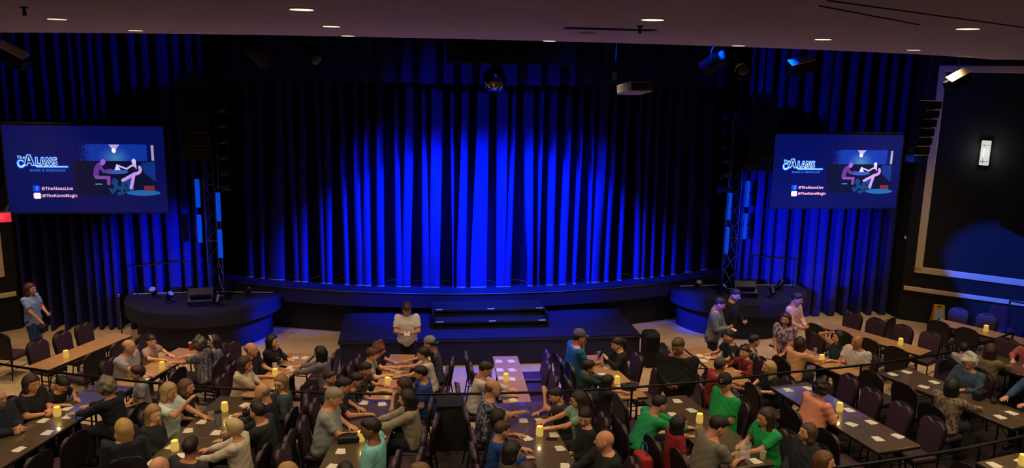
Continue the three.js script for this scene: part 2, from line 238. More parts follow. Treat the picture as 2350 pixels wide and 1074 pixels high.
// ───────────────────────── projection screens ─────────────────────────
function screenPicture() {
  const W = 1024, H = 580, c = document.createElement('canvas'); c.width = W; c.height = H; const x = c.getContext('2d');
  x.fillStyle = '#020a4c'; x.fillRect(0, 0, W, H);
  // photo panel
  const px = 470, py = 122, pw = 490, ph = 340;
  x.fillStyle = '#030a2a'; x.fillRect(px - 40, py + 108, pw + 40, ph - 108);
  const rr = rng(5);
  for (let i = 0; i < 30; i++) for (let j = 0; j < 9; j++) { const cx = px + 8 + i * 15 + (j % 2) * 7.5, cy = py + 4 + j * 12.5; if (cx > px + 440) continue; const e = Math.min(1, Math.max(0, (cx - px + 20 - rr() * 50) / 70)); const h = Math.max(0, 1 - Math.hypot(cx - px - 230, (cy - py - 90) * 1.3) / 110); x.fillStyle = `rgba(${20 + 90 * h},${70 + 120 * h},${200 + 40 * h},${e})`; x.beginPath(); x.moveTo(cx, cy - 8); x.lineTo(cx + 7.5, cy); x.lineTo(cx, cy + 8); x.lineTo(cx - 7.5, cy); x.closePath(); x.fill(); x.fillStyle = `rgba(4,20,90,${.75 * e})`; x.beginPath(); x.arc(cx, cy, 3.4, 0, 7); x.fill(); }
  x.fillStyle = '#aa9ac8'; x.beginPath(); x.moveTo(px + 195, py); x.lineTo(px + 265, py); x.lineTo(px + 240, py + 30); x.lineTo(px + 215, py + 30); x.fill();
  x.fillStyle = '#e6f4ff'; x.beginPath(); x.ellipse(px + 226, py + 40, 14, 16, 0, 0, 7); x.fill();
  x.fillStyle = '#9a8fa8'; x.fillRect(px + 466, py + 2, 18, 104);
  x.fillStyle = '#0b2a78'; x.beginPath(); x.moveTo(px + 400, py + 120); x.lineTo(px + 486, py + 112); x.lineTo(px + 486, py + 250); x.lineTo(px + 410, py + 190); x.fill();
  x.fillStyle = '#1c5a9c'; x.beginPath(); x.ellipse(px + 400, py + 325, 110, 20, 0, 0, 7); x.fill(); x.fillStyle = '#0c3a70'; for (let i = 0; i < 26; i++) { x.beginPath(); x.ellipse(px + 190 + rr() * 140, py + 240 + rr() * 95, 12 + 14 * rr(), 6 + 8 * rr(), rr() * 3, 0, 7); x.fill(); }
  x.fillStyle = '#2a50a8'; x.beginPath(); x.ellipse(px + 232, py + 182, 78, 16, 0, 0, 7); x.fill();
  // seated figure on the left, leaning over the table
  x.strokeStyle = '#5a2f86'; x.lineCap = 'round'; x.lineWidth = 36; x.beginPath(); x.moveTo(px + 100, py + 205); x.quadraticCurveTo(px + 105, py + 150, px + 128, py + 138); x.stroke(); x.lineWidth = 20; x.beginPath(); x.moveTo(px + 130, py + 150); x.lineTo(px + 152, py + 180); x.lineTo(px + 195, py + 172); x.stroke(); x.strokeStyle = '#7a3f96'; x.lineWidth = 22; x.beginPath(); x.moveTo(px + 100, py + 220); x.lineTo(px + 180, py + 222); x.lineTo(px + 178, py + 262); x.stroke();
  x.fillStyle = '#8a5ac0'; x.beginPath(); x.ellipse(px + 150, py + 118, 17, 22, .4, 0, 7); x.fill();
  // seated figure on the right, crossed legs
  x.strokeStyle = '#b8a0e0'; x.lineWidth = 13; x.beginPath(); x.moveTo(px + 335, py + 140); x.lineTo(px + 300, py + 162); x.lineTo(px + 240, py + 138); x.stroke(); x.lineWidth = 26; x.beginPath(); x.moveTo(px + 352, py + 132); x.lineTo(px + 352, py + 160); x.stroke(); x.strokeStyle = '#0a0c30'; x.beginPath(); x.moveTo(px + 345, py + 160); x.lineTo(px + 355, py + 180); x.stroke(); x.strokeStyle = '#b58ad6'; x.lineWidth = 22; x.beginPath(); x.moveTo(px + 385, py + 150); x.quadraticCurveTo(px + 400, py + 190, px + 350, py + 196); x.lineTo(px + 270, py + 240); x.stroke(); x.beginPath(); x.moveTo(px + 345, py + 200); x.lineTo(px + 322, py + 290); x.stroke();
  x.fillStyle = '#c8b4ea'; x.beginPath(); x.ellipse(px + 350, py + 112, 14, 19, 0, 0, 7); x.fill(); x.fillStyle = '#cfc8f0'; x.beginPath(); x.moveTo(px + 222, py + 170); x.lineTo(px + 238, py + 128); x.lineTo(px + 262, py + 170); x.fill();
  x.fillStyle = '#3a86c0'; x.fillRect(px + 90, py + 262, 46, 7); x.fillStyle = '#6a2634'; x.fillRect(px + 406, py + 276, 68, 34);
  // logo
  x.lineJoin = 'round'; x.lineCap = 'round'; x.textBaseline = 'alphabetic';
  const neon = (w, col, f) => { x.lineWidth = w; x.strokeStyle = col; f(); };
  const body = () => { x.font = 'bold 92px sans-serif'; x.strokeText('A', 122, 262); x.font = 'bold 68px sans-serif'; x.save(); x.scale(.82, 1); x.strokeText('LANS', 232, 262); x.restore(); x.beginPath(); x.moveTo(122, 262); x.bezierCurveTo(100, 290, 74, 270, 84, 250); x.stroke(); x.beginPath(); x.arc(100, 250, 20, .4, 5.6); x.stroke(); x.beginPath(); x.moveTo(190, 262); x.lineTo(200, 272); x.lineTo(392, 272); x.stroke(); };
  neon(22, 'rgba(20,70,220,.55)', body); neon(13, '#2a78f0', body); neon(5, '#bfe6ff', body);
  x.fillStyle = '#04104a'; x.font = 'bold 92px sans-serif'; x.fillText('A', 122, 262); x.save(); x.scale(.82, 1); x.font = 'bold 68px sans-serif'; x.fillText('LANS', 232, 262); x.restore();
  neon(1.5, '#d8f2ff', body);
  x.fillStyle = '#9fdcff'; x.font = 'bold 30px sans-serif'; x.fillText('The', 78, 222);
  x.fillStyle = '#2f74dc'; x.font = 'bold 22px sans-serif'; x.fillText('MAGIC & MENTALISM', 150, 304);
  // social handles
  x.fillStyle = '#0a3cd8'; x.fillRect(160, 398, 44, 40); x.fillStyle = '#4fa0ff'; x.font = 'bold 40px sans-serif'; x.fillText('f', 178, 434);
  x.fillStyle = '#e8c8e8'; x.beginPath(); x.roundRect ? x.roundRect(160, 446, 48, 42, 10) : x.rect(160, 446, 48, 42); x.fill(); x.strokeStyle = '#fff6ee'; x.lineWidth = 5; x.strokeRect(171, 455, 26, 24); x.beginPath(); x.arc(184, 467, 7, 0, 7); x.stroke();
  x.fillStyle = '#ffb8c8'; x.font = 'bold 28px sans-serif'; x.fillText('@TheAlansLive', 214, 428); x.fillText('@TheAlansMagic', 214, 476);
  const t = new THREE.CanvasTexture(c); t.colorSpace = THREE.SRGBColorSpace; return t;
}
{
  const tex = screenPicture();
  const surfs = { left: 1.15, right: 1.5 };
  for (const [x, y, s] of [[-8.5, 3.785, 'left'], [8.47, 3.82, 'right']]) {
    const w = 3.22, h = s === 'left' ? 1.85 : 1.76;
    const g = thing('projection_screen', `hanging ${s} projection screen showing a neon logo and a lounge photo`, 'screen', [x, y, -18.2]);
    mesh('picture', new THREE.PlaneGeometry(w, h).translate(0, 0, .016), M(0x020204, .6, 0, { emissive: 0xffffff, emissiveMap: tex, emissiveIntensity: surfs[s] }), g);
    mesh('backing', box(w + .06, h + .06, .03), MAT.black, g);
    mesh('top_bar', rod([-w / 2, h / 2 + .04, 0], [w / 2, h / 2 + .04, 0], .03), MAT.black, g);
    for (const q of [-1.3, 1.3]) mesh('hanging_wire', rod([q, h / 2 + .04, 0], [q, 4.4, 0], .006, 5), MAT.darkMetal, g);
    const l = new THREE.RectAreaLight(new THREE.Color().setRGB(.12, .2, 1), .25, w, h); l.position.set(x, y, -18.17); l.lookAt(x, y, 0); l.castShadow = true; scene.add(l);
  }
}
// ───────────────────────── light towers, speakers, lanterns ─────────────────────────
const tubeMat = M(0x0a1030, .3, 0, { emissive: new THREE.Color().setRGB(0, .06, .75), emissiveIntensity: .8 });
function parCan(name, label, p, turn, tilt, mat = MAT.black) {
  const g = thing(name, label, 'stage light', p, turn, 'hanging stage lanterns');
  const pr = [[.02, -.24], [.1, -.24], [.13, -.15], [.15, 0], [.15, .22], [.165, .24], [.15, .25]].map(q => new THREE.Vector2(q[0], q[1]));
  const body = mesh('can', new THREE.LatheGeometry(pr, 24).rotateX(Math.PI / 2 + tilt), mat, g);
  mesh('lens', new THREE.SphereGeometry(.15, 20, 8, 0, Math.PI * 2, 0, .7).scale(1, .35, 1).translate(0, .17, 0).rotateX(Math.PI / 2 + tilt), M(0x2a3050, .15), g);
  mesh('yoke', tube([[-.17, 0, 0], [-.18, .16, 0], [-.1, .27, 0], [.1, .27, 0], [.18, .16, 0], [.17, 0, 0]], .012, 20, 6), MAT.black, g);
  mesh('clamp', join([rod([0, .27, 0], [0, 1.2, 0], .018), box(.06, .1, .05, 0, .33, 0)]), MAT.black, g);
  return g;
}
for (const s of [-1, 1]) {
  const side = s < 0 ? 'left' : 'right', X = s * 5.98, Z = -18.35;
  const g = thing('truss_tower', `slim aluminium truss tower with blue light bars on the ${side} pod`, 'truss', [X, .9, Z]);
  const H = 4.3, c = [[-.16, .1], [.16, .1], [0, -.17]];
  for (const [x, z] of c) mesh('upright', rod([x, 0, z], [x, H, z], .018), MAT.metal, g);
  const br = []; for (let k = 0; k < 10; k++) { const y = .04 + k * .42; for (let e = 0; e < 3; e++) { const a = c[e], b = c[(e + 1) % 3]; br.push(rod([a[0], y, a[1]], [b[0], y + .42, b[1]], .009, 6)); if (k % 3 === 0) br.push(rod([a[0], y, a[1]], [b[0], y, b[1]], .009, 6)); } }
  mesh('bracing', join(br), MAT.metal, g);
  mesh('base_plate', box(.6, .02, .6, 0, .012, 0), MAT.darkMetal, g);
  const cols = [[-s * -.27, [[2.08, .62], [1.30, .62]]], [-s * .15, [[1.78, .64], [.96, .64]]]];
  for (const [x, list] of cols) for (const [y, L] of list) { const b = mesh('light_bar', box(.1, L, .06, x, y + .3, .2, .015), tubeMat, g); mesh('bracket', box(.05, .05, .14, x, y + .3, .11), MAT.black, b); mesh('bar_edge', box(.012, L, .012, x - .045, y + .3, .232), MAT.metal, b); }
  for (let k = 0; k < 6; k++) { const y = 2.5 + k * .34; const lamp = mesh('par_lamp', new THREE.CylinderGeometry(.11, .08, .2, 16).rotateZ(s * 1.2).rotateY(.3).translate(-s * .3, y, .12), MAT.blackGloss, g); mesh('lens', new THREE.SphereGeometry(.1, 14, 8).scale(.35, 1, 1).translate(-s * .41, y + .02 - .05, .16), M(0x1a2a60, .15), lamp); mesh('knob', new THREE.SphereGeometry(.018, 8, 6).translate(-s * .18, y + .05, .22), MAT.chrome, lamp); }
  // flown line array
  const ap = s < 0 ? [-6.138, 4.909, -17.9] : [6.317, 4.707, -17.9]; const la = thing('line_array_speaker', `black line array of stacked speaker boxes hanging by the ${side} tower`, 'speaker', [ap[0], ap[1] - .79, -17.9]);
  for (let k = 0; k < 6; k++) { const b = mesh('speaker_box', box(.6, .27, .42, 0, 1.5 - k * .285, -.02 * k * k * .3, .02).rotateX(.04 * k), MAT.blackGloss, la); mesh('grille', box(.56, .23, .015, 0, 1.5 - k * .285, .22 - .02 * k * k * .3 - k * .0).rotateX(.04 * k), MAT.darkMetal, b); mesh('rivet', new THREE.SphereGeometry(.012, 8, 6).translate(s < 0 ? -.27 : -.27, 1.5 - k * .285, .235).rotateX(.04 * k), MAT.chrome, b); }
  mesh('fly_frame', box(.5, .05, .4, 0, 1.69, 0), MAT.darkMetal, la);
  mesh('chain', join([rod([-.02, 1.7, 0], [-.02, 4.4, 0], .008, 6), rod([-.02, 1.95, 0], [-.12, 1.7, 0], .006, 6), rod([-.02, 1.95, 0], [.1, 1.7, 0], .006, 6)]), MAT.metal, la);
  // on the pod: wedges, floor lamps
  const w = thing('stage_monitor', `black wedge monitor speaker on the ${side} pod`, 'speaker', [s * 6.2, .905, -17.75], s * -.15);
  const ws = new THREE.Shape([[-.2, 0], [.2, 0], [.2, .1], [-.08, .32], [-.2, .28]].map(q => new THREE.Vector2(...q)));
  mesh('cabinet', new THREE.ExtrudeGeometry(ws, { depth: .5, bevelEnabled: true, bevelSize: .01, bevelThickness: .01, bevelSegments: 1 }).translate(0, .011, -.25).rotateY(-Math.PI / 2), MAT.blackGloss, w);
  mesh('grille', box(.44, .01, .28, 0, .225, .075).rotateX(0), MAT.darkMetal, w);
  for (const [i, dx, dz] of [[0, -1.05, .4], [1, -.6, .8], [2, 1.0, .5], [3, .5, 1.15]]) {
    const f = thing('floor_lamp', `small black floor light, ${['outer', 'front outer', 'inner', 'front inner'][s < 0 ? i : [2, 3, 0, 1][i]]} one on ${side} pod`, 'stage light', [s * 6.3 + dx, .905, -18.7 + dz], i, 'floor lights on the side pods');
    mesh('base', box(.16, .03, .14, 0, .015, 0, .01), MAT.black, f); mesh('can', new THREE.CylinderGeometry(.075, .06, .16, 14).rotateX(.7).translate(0, .15, 0), MAT.blackGloss, f); mesh('yoke', tube([[-.085, .03, 0], [-.09, .15, 0]], .008, 6, 5), MAT.black, f); mesh('lens', new THREE.CylinderGeometry(.06, .06, .01, 14).translate(0, .085, 0).rotateX(.7).translate(0, .15, 0), M(0x8088a0, .15), f);
  }
  const hr = thing('hand_rail', `thin black handrail in front of the ${side} curtain`, 'rail', [0, 0, 0]);
  const xa = s * 7.7, xb = s * 6.55; mesh('top_rail', rod([xa, 1.62, -18.35], [xb, 1.72, -18.45], .014), MAT.black, hr); mesh('post', rod([xa, .9, -18.35], [xa, 1.62, -18.35], .014), MAT.black, hr); mesh('post', rod([xb, .9, -18.45], [xb, 1.72, -18.45], .014), MAT.black, hr);
}
for (const [p, l, t, tl] of [[[-4.234, 6.243, -14.5], 'dark can lantern at the left of the lighting bar', 2.6, .6], [[-3.339, 6.234, -14.5], 'second dark can lantern from the left under the ceiling edge', .6, .5], [[4.105, 6.266, -15.2], 'dark can lantern right of the projector', -2.4, .6], [[4.406, 6.203, -14.5], 'rightmost dark can lantern under the ceiling edge', -.4, .5]]) parCan('stage_lantern', l, p, t, tl);
for (const [p, l, r] of [[[-8.687, 6.109, -15.8], 'black flood light with pale top edge at upper left', .5], [[10.146, 6.035, -16.6], 'black flood light with pale top edge at upper right', -.5], [[5.92, 6.222, -15.4], 'thin black flood light above the right screen', -.25]]) {
  const g = thing('flood_light', l, 'stage light', p, 0); const sg = Math.sign(r);
  mesh('housing', box(.52, .22, .3, 0, -.05, 0, .03).rotateZ(-r), MAT.black, g); mesh('barn_door', box(.5, .012, .2, 0, 0, 0).rotateX(.6).translate(0, .12, .12).rotateZ(-r), M(0xd8c8b0, .5), g); mesh('yoke', rod([0, 0, 0], [0, 9.19 - p[1], 0], .015), MAT.black, g); mesh('lens', box(.44, .16, .01, 0, -.05, .155).rotateZ(-r), MAT.blackGloss, g);
}
{ // lighting bar, border panel, mirror ball, projector, right-hand array
  const b = thing('lighting_bar', 'long black pipe carrying the stage lanterns', 'pipe'); mesh('pipe', rod([-9, 7.4, -14.5], [9, 7.4, -14.5], .03), MAT.black, b); for (const x of [-7, 0, 7]) mesh('drop_rod', rod([x, 7.4, -14.5], [x, 9.19, -14.5], .015), MAT.black, b);
  const c0 = [-0.206, 6.119, -16.4]; const bp = thing('border_box', 'black boxed housing hanging above the mirror ball', 'housing', [c0[0] + .5, c0[1], -16.4]); mesh('housing', box(2.5, .5, .3, 0, .28, 0, .02), MAT.black, bp); for (const x of [-1.1, 1.1]) mesh('hanger', rod([x, .4, 0], [x, 2.9, 0], .012), MAT.darkMetal, bp);
  const mp = [-0.088, 5.843, -15.4]; const mb = thing('mirror_ball', 'small faceted mirror ball hanging over the stage front', 'mirror ball', mp);
  const R = .225, til = []; const core = mesh('ball', new THREE.SphereGeometry(R - .006, 24, 16), MAT.darkMetal, mb);
  const mm = [M(0xc0c4d0, .06, 1), M(0x9aa0b0, .08, 1), M(0xd8dae0, .05, 1)]; const buckets = [[], [], []]; const rr = rng(3);
  for (let i = 1; i < 16; i++) { const th = Math.PI * i / 16, n = Math.max(4, Math.round(30 * Math.sin(th))); for (let j = 0; j < n; j++) { const ph = 2 * Math.PI * (j + .5 * (i % 2)) / n; const q = new THREE.BoxGeometry(.039, .039, .008); q.rotateY((rr() - .5) * .06).rotateX((rr() - .5) * .06); q.translate(0, 0, R); q.rotateX(-(Math.PI / 2 - th)); q.rotateY(ph); buckets[Math.floor(rr() * 3)].push(q); } }
  buckets.forEach((l, i) => { const t = mesh('mirror_tiles', join(l), mm[i], mb); t.userData.kind = 'stuff'; });
  mesh('motor', new THREE.CylinderGeometry(.06, .06, .12, 14).translate(0, .36, 0), MAT.black, mb); mesh('cord', rod([0, R, 0], [0, 2.4, 0], .006, 6), MAT.darkMetal, mb); mesh('cap', new THREE.CylinderGeometry(.05, .07, .06, 14).translate(0, R + .02, 0), MAT.black, mb);
  const pp = [2.111, 5.767, -13.6]; const pj = thing('projector', 'white ceiling projector hanging on a pole right of centre', 'projector', pp);
  const tl = q => q.rotateX(-.2).rotateY(.34);
  mesh('body', tl(box(.5, .17, .36, 0, 0, 0, .035)), MAT.whiteBody, pj); mesh('rear_panel', tl(box(.42, .13, .01, .02, .004, .182)), MAT.black, pj);
  for (let i = 0; i < 6; i++) mesh('vent_slat', tl(box(.4, .006, .008, .02, -.045 + i * .02, .189)), MAT.darkMetal, pj);
  mesh('pole', join([rod([0, .1, 0], [0, 1.8, 0], .02), box(.24, .03, .2, 0, .1, 0), rod([-.1, .1, .05], [0, .25, 0], .01), rod([.1, .1, -.05], [0, .25, 0], .01)]), MAT.darkMetal, pj);
  const sp = [2.016, 5.961, -14.6]; const ss = thing('sensor_box', 'tiny pale grey box hanging left of the projector', 'sensor', sp, .3, null); mesh('case', box(.075, .15, .06, 0, 0, 0, .012).rotateZ(.12), M(0x6e6a66, .6), ss); mesh('bracket', rod([0, .07, 0], [0, 1.5, 0], .006), MAT.black, ss);
  const fp = [9.323, 4.943, -16.2]; const fa = thing('line_array_speaker', 'black line array of tilted boxes in front of the right wall', 'speaker', fp);
  for (let k = 0; k < 7; k++) { const bx = mesh('speaker_box', box(.34, .17, .3, -.03 * k, .55 - k * .19, 0, .02), MAT.black, fa); mesh('edge_panel', box(.3, .02, .012, -.03 * k, .63 - k * .19, .152), MAT.trim, bx); }
  mesh('hanger', join([rod([.1, .6, 0], [.1, 2.9, 0], .008), rod([-.1, .6, 0], [-.1, 2.9, 0], .008)]), MAT.metal, fa);
}
{ // wall sconce, exit sign, switch plate, poles
  const p = [11.789, 4.349, -17.562]; const g = thing('wall_sconce', 'lit frosted rectangular sconce on the dark right wall', 'wall light', p, WANG);
  mesh('glass', box(.2, .58, .08, 0, 0, .02, .02), M(0x000000, .6, 0, { emissive: new THREE.Color().setRGB(.75, .8, .72), emissiveIntensity: .8 }), g);
  mesh('band', join([box(.22, .015, .09, 0, .18, .022), box(.22, .015, .09, 0, -.2, .022), box(.015, .45, .012, -.03, -.02, .064)]), M(0x8a8a88, .4, .6), g); mesh('back_plate', box(.22, .6, .02, 0, 0, -.03), MAT.darkMetal, g);
  const n = V(-WU.z, 0, WU.x); const l = new THREE.PointLight(new THREE.Color().setRGB(1, .95, .85), .5, 0, 2); l.position.set(p[0] + n.x * .25, p[1], p[2] + n.z * .25); l.castShadow = true; l.shadow.radius = 6; scene.add(l);
  const e = [-9.668, 2.975, -17.0]; const ex = thing('exit_sign', 'glowing red exit sign on the left wall below the screen', 'sign', e, .35); mesh('case', box(.26, .23, .08, 0, 0, 0, .02), MAT.black, ex); mesh('panel', box(.22, .19, .012, 0, 0, .042), M(0x200000, .5, 0, { emissive: new THREE.Color().setRGB(.75, .03, .05), emissiveIntensity: .9 }), ex); mesh('bracket', box(.06, .04, 1.5, 0, .05, -.75), MAT.black, ex);
  const el = new THREE.PointLight(new THREE.Color().setRGB(1, .05, .05), .35, 0, 2); el.position.set(e[0], e[1], e[2] + .2); el.castShadow = true; scene.add(el);
  const sw = [10.655, 2.126, -18.516]; const s = thing('wall_plate', 'tiny pale switch plate on the wall beside the moulding', 'switch', sw, WANG); mesh('plate', box(.05, .07, .012, 0, 0, 0, .004), MAT.white, s); mesh('toggle', box(.012, .02, .012, 0, 0, .01), MAT.white, s);
  const q = [-7.999, 0.0, -18.052]; const st = thing('stanchion_pole', 'slender silver pole with a round top left of the pod', 'pole', [q[0], 0, q[2]]); mesh('pole', rod([0, .02, 0], [0, 1.02, 0], .018), MAT.metal, st); mesh('knob', new THREE.SphereGeometry(.035, 14, 10).translate(0, 1.04, 0), MAT.chrome, st); mesh('base', new THREE.CylinderGeometry(.13, .15, .025, 20).translate(0, .0125, 0), MAT.darkMetal, st);
  const wf = [11.247, 0.0, -17.747]; const f = thing('wet_floor_sign', 'yellow folding wet floor sign standing by the right wall', 'sign', [wf[0], 0, wf[2]], -.35);
  const yl = M(0xd8a81c, .5); const sh = new THREE.Shape([[-.15, 0], [.15, 0], [.115, .6], [-.115, .6]].map(v => new THREE.Vector2(...v))); const hole = new THREE.Path([[-.05, .53], [.05, .53], [.05, .565], [-.05, .565]].map(v => new THREE.Vector2(...v))); sh.holes.push(hole);
  const pan = new THREE.ExtrudeGeometry(sh, { depth: .02, bevelEnabled: false });
  mesh('front_panel', pan.clone().rotateX(-.2).translate(0, .004, .13), yl, f); mesh('rear_panel', pan.clone().rotateX(.2).translate(0, 0, -.15), yl, f);
  mesh('label', new THREE.PlaneGeometry(.17, .44).translate(0, .27, .0225).rotateX(-.2).translate(0, .004, .131), M(0xa8c0dc, .6), f);
  mesh('warning_mark', (() => { const t = new THREE.Shape([[0, .1], [.06, -.02], [-.06, -.02]].map(v => new THREE.Vector2(...v))); return new THREE.ShapeGeometry(t).translate(0, .2, .0245).rotateX(-.2).translate(0, .004, .131); })(), M(0x2a6a9a, .6), f);
  const hp = [12.714, 0.35, -16.974]; const h = thing('stair_rail', 'black stair handrail along the right wall at the frame edge', 'rail'); const c1 = [11.647, 1.2, -15.961], c2 = [12.046, 1.2, -15.39]; mesh('top_rail', rod(c1, c2, .022), MAT.black, h); mesh('post', rod([c1[0], 0, c1[2]], c1, .02), MAT.black, h); mesh('post', rod([c2[0], 0, c2[2]], c2, .02), MAT.black, h);
}
// guard rails along the tier edges
for (const [R, h0, h1, a0, a1, l] of [[19.5, .35, 1.22, -26, 30, 'long dark guard rail in front of the raised seating'], [23.08, .70, 1.57, 8, 24, 'dark guard rail at the bottom right corner']]) {
  const g = thing('guard_rail', l, 'rail'); const A0 = rad(a0), A1 = rad(a1);
  const rr = t => R + (R < 20 ? .42 * Math.min(1, Math.max(0, (t - rad(13)) / rad(11))) : 0), path = y => { const o = []; for (let i = 0; i <= 40; i++) { const t = A0 + (A1 - A0) * i / 40; o.push([rr(t) * Math.sin(t), y, -31 + rr(t) * Math.cos(t)]); } return o; };
  mesh('top_rail', tube(path(h1), .021, 160, 8), MAT.darkMetal, g);
  mesh('lower_rail', tube(path(h0 + .12), .012, 160, 6), MAT.darkMetal, g);
  const n = Math.round((A1 - A0) * R / 2.05); for (let i = 0; i <= n; i++) { const t = A0 + (A1 - A0) * i / n; mesh('post', rod([rr(t) * Math.sin(t), h0, -31 + rr(t) * Math.cos(t)], [rr(t) * Math.sin(t), h1, -31 + rr(t) * Math.cos(t)], .018), MAT.darkMetal, g); }
}
{ const g = thing('draped_case', 'square black draped case standing in the centre aisle', 'case', [-1.08, .35, -11.7]); mesh('drape', new THREE.CylinderGeometry(.27, .40, .66, 4, 1).rotateY(Math.PI / 4).translate(0, .33, 0), MAT.black, g); mesh('lid', box(.42, .03, .42, 0, .675, 0, .012), MAT.black, g); }
// ───────────────────────── tables ─────────────────────────
const TABLES = [
  {p:[-7.765,0,-15.296],a:-24.2,w:0.47,L:2.044,dark:0,lab:"wood-topped narrow leftmost front-row table"},
  {p:[-6.16,0,-14.252],a:-19,w:0.47,L:2.0940000000000003,dark:0,lab:"wood-topped narrow second front-row table from left"},
  {p:[-3.952,0,-13.811],a:-14.4,w:0.47,L:2.0940000000000003,dark:0,lab:"wood-topped narrow third front-row table from left"},
  {p:[-1.969,0,-13.584],a:-8,w:0.47,L:2.144,dark:0,lab:"wood-topped narrow fourth front-row table from left"},
  {p:[0.058,0,-13.318],a:-1.5,w:0.47,L:2.1940000000000004,dark:0,lab:"wood-topped narrow centre front-row table"},
  {p:[1.845,0,-13.314],a:8.5,w:0.47,L:2.0940000000000003,dark:0,lab:"wood-topped narrow first front-row table right of centre"},
  {p:[3.964,0,-13.651],a:4,w:0.47,L:1.994,dark:0,lab:"wood-topped narrow second front-row table right of centre"},
  {p:[6.009,0,-13.893],a:18.4,w:0.47,L:1.994,dark:0,lab:"wood-topped narrow third front-row table right of centre"},
  {p:[7.807,0,-14.985],a:30,w:0.47,L:2.244,dark:0,lab:"wood-topped narrow empty front-row table at far right"},
  {p:[10.467,0,-15.242],a:33,w:0.47,L:1.824,dark:0,lab:"wood-topped narrow wall-side table by the yellow floor sign"},
  {p:[-6.467,0.35,-11.872],a:-16,w:0.64,L:1.494,dark:1,lab:"dark brown laminate bottom-left table, stage-end half"},
  {p:[-6.881,0.35,-10.43],a:-16,w:0.64,L:1.494,dark:1,lab:"dark brown laminate bottom-left table, near half"},
  {p:[-4.326,0.35,-11.26],a:-11.5,w:0.76,L:1.394,dark:1,lab:"dark brown laminate second raised table from left, stage-end half"},
  {p:[-4.605,0.35,-9.888],a:-11.5,w:0.76,L:1.394,dark:1,lab:"dark brown laminate second raised table from left, near half"},
  {p:[-2.266,0.35,-11.01],a:-7.6,w:0.74,L:1.394,dark:1,lab:"dark brown laminate third raised table from left, stage-end half"},
  {p:[-2.451,0.35,-9.622],a:-7.6,w:0.74,L:1.394,dark:1,lab:"dark brown laminate third raised table from left, near half"},
  {p:[-0.042,0.35,-10.723],a:3.0,w:0.74,L:1.394,dark:1,lab:"dark brown laminate middle raised table, stage-end half"},
  {p:[0.031,0.35,-9.325],a:3.0,w:0.74,L:1.394,dark:1,lab:"dark brown laminate middle raised table, near half"},
  {p:[2.317,0.35,-10.878],a:9.9,w:0.74,L:1.144,dark:1,lab:"dark brown laminate raised table with green-shirted people, stage-end half"},
  {p:[2.519,0.35,-9.72],a:9.9,w:0.74,L:1.194,dark:1,lab:"dark brown laminate raised table with green-shirted people, near half"},
  {p:[4.654,0.35,-10.617],a:10.9,w:0.72,L:2.394,dark:1,lab:"dark brown laminate raised table with the pink sweatshirt"},
  {p:[6.918,0.35,-11.148],a:17.5,w:0.72,L:2.3440000000000003,dark:1,lab:"dark brown laminate raised table with the white-haired woman"},
  {p:[8.96,0.35,-12.104],a:30,w:0.72,L:1.994,dark:1,lab:"dark brown laminate raised table at the right edge"},
  {p:[5.704,0.7,-7.728],a:15,w:0.76,L:1.494,dark:1,lab:"dark brown laminate bottom-right corner table"}
];
for (const t of TABLES) {
  const g = thing(t.dark ? 'banquet_table' : 'seminar_table', t.lab, 'table', t.p, rad(t.a), t.dark ? 'dark tables on the raised tier' : 'narrow tables on the main floor');
  const top = box(t.w, .022, t.L, 0, .739, 0, .006); { const p = top.attributes.position, uv = top.attributes.uv; for (let i = 0; i < p.count; i++) uv.setXY(i, p.getX(i) * .7, p.getZ(i) * .7); }
  mesh('table_top', top, t.dark ? MAT.laminate : MAT.wood, g);
  mesh('edge_band', join([box(.012, .03, t.L - .01, t.w / 2 - .006, .715, 0), box(.012, .03, t.L - .01, -t.w / 2 + .006, .715, 0), box(t.w - .02, .03, .012, 0, .715, t.L / 2 - .008), box(t.w - .02, .03, .012, 0, .715, -t.L / 2 + .008)]), MAT.edge, g);
  for (const z of [-1, 1]) { const zz = z * (t.L / 2 - .25); for (const x of [-1, 1]) mesh('leg', rod([x * (t.w / 2 - .06), 0, zz], [x * (t.w / 2 - .07), .73, zz], .014), MAT.darkMetal, g); mesh('crossbar', rod([-t.w / 2 + .06, .4, zz], [t.w / 2 - .06, .4, zz], .01), MAT.darkMetal, g); mesh('brace', rod([0, .72, zz - z * .3], [0, .4, zz], .008), MAT.darkMetal, g); }
}
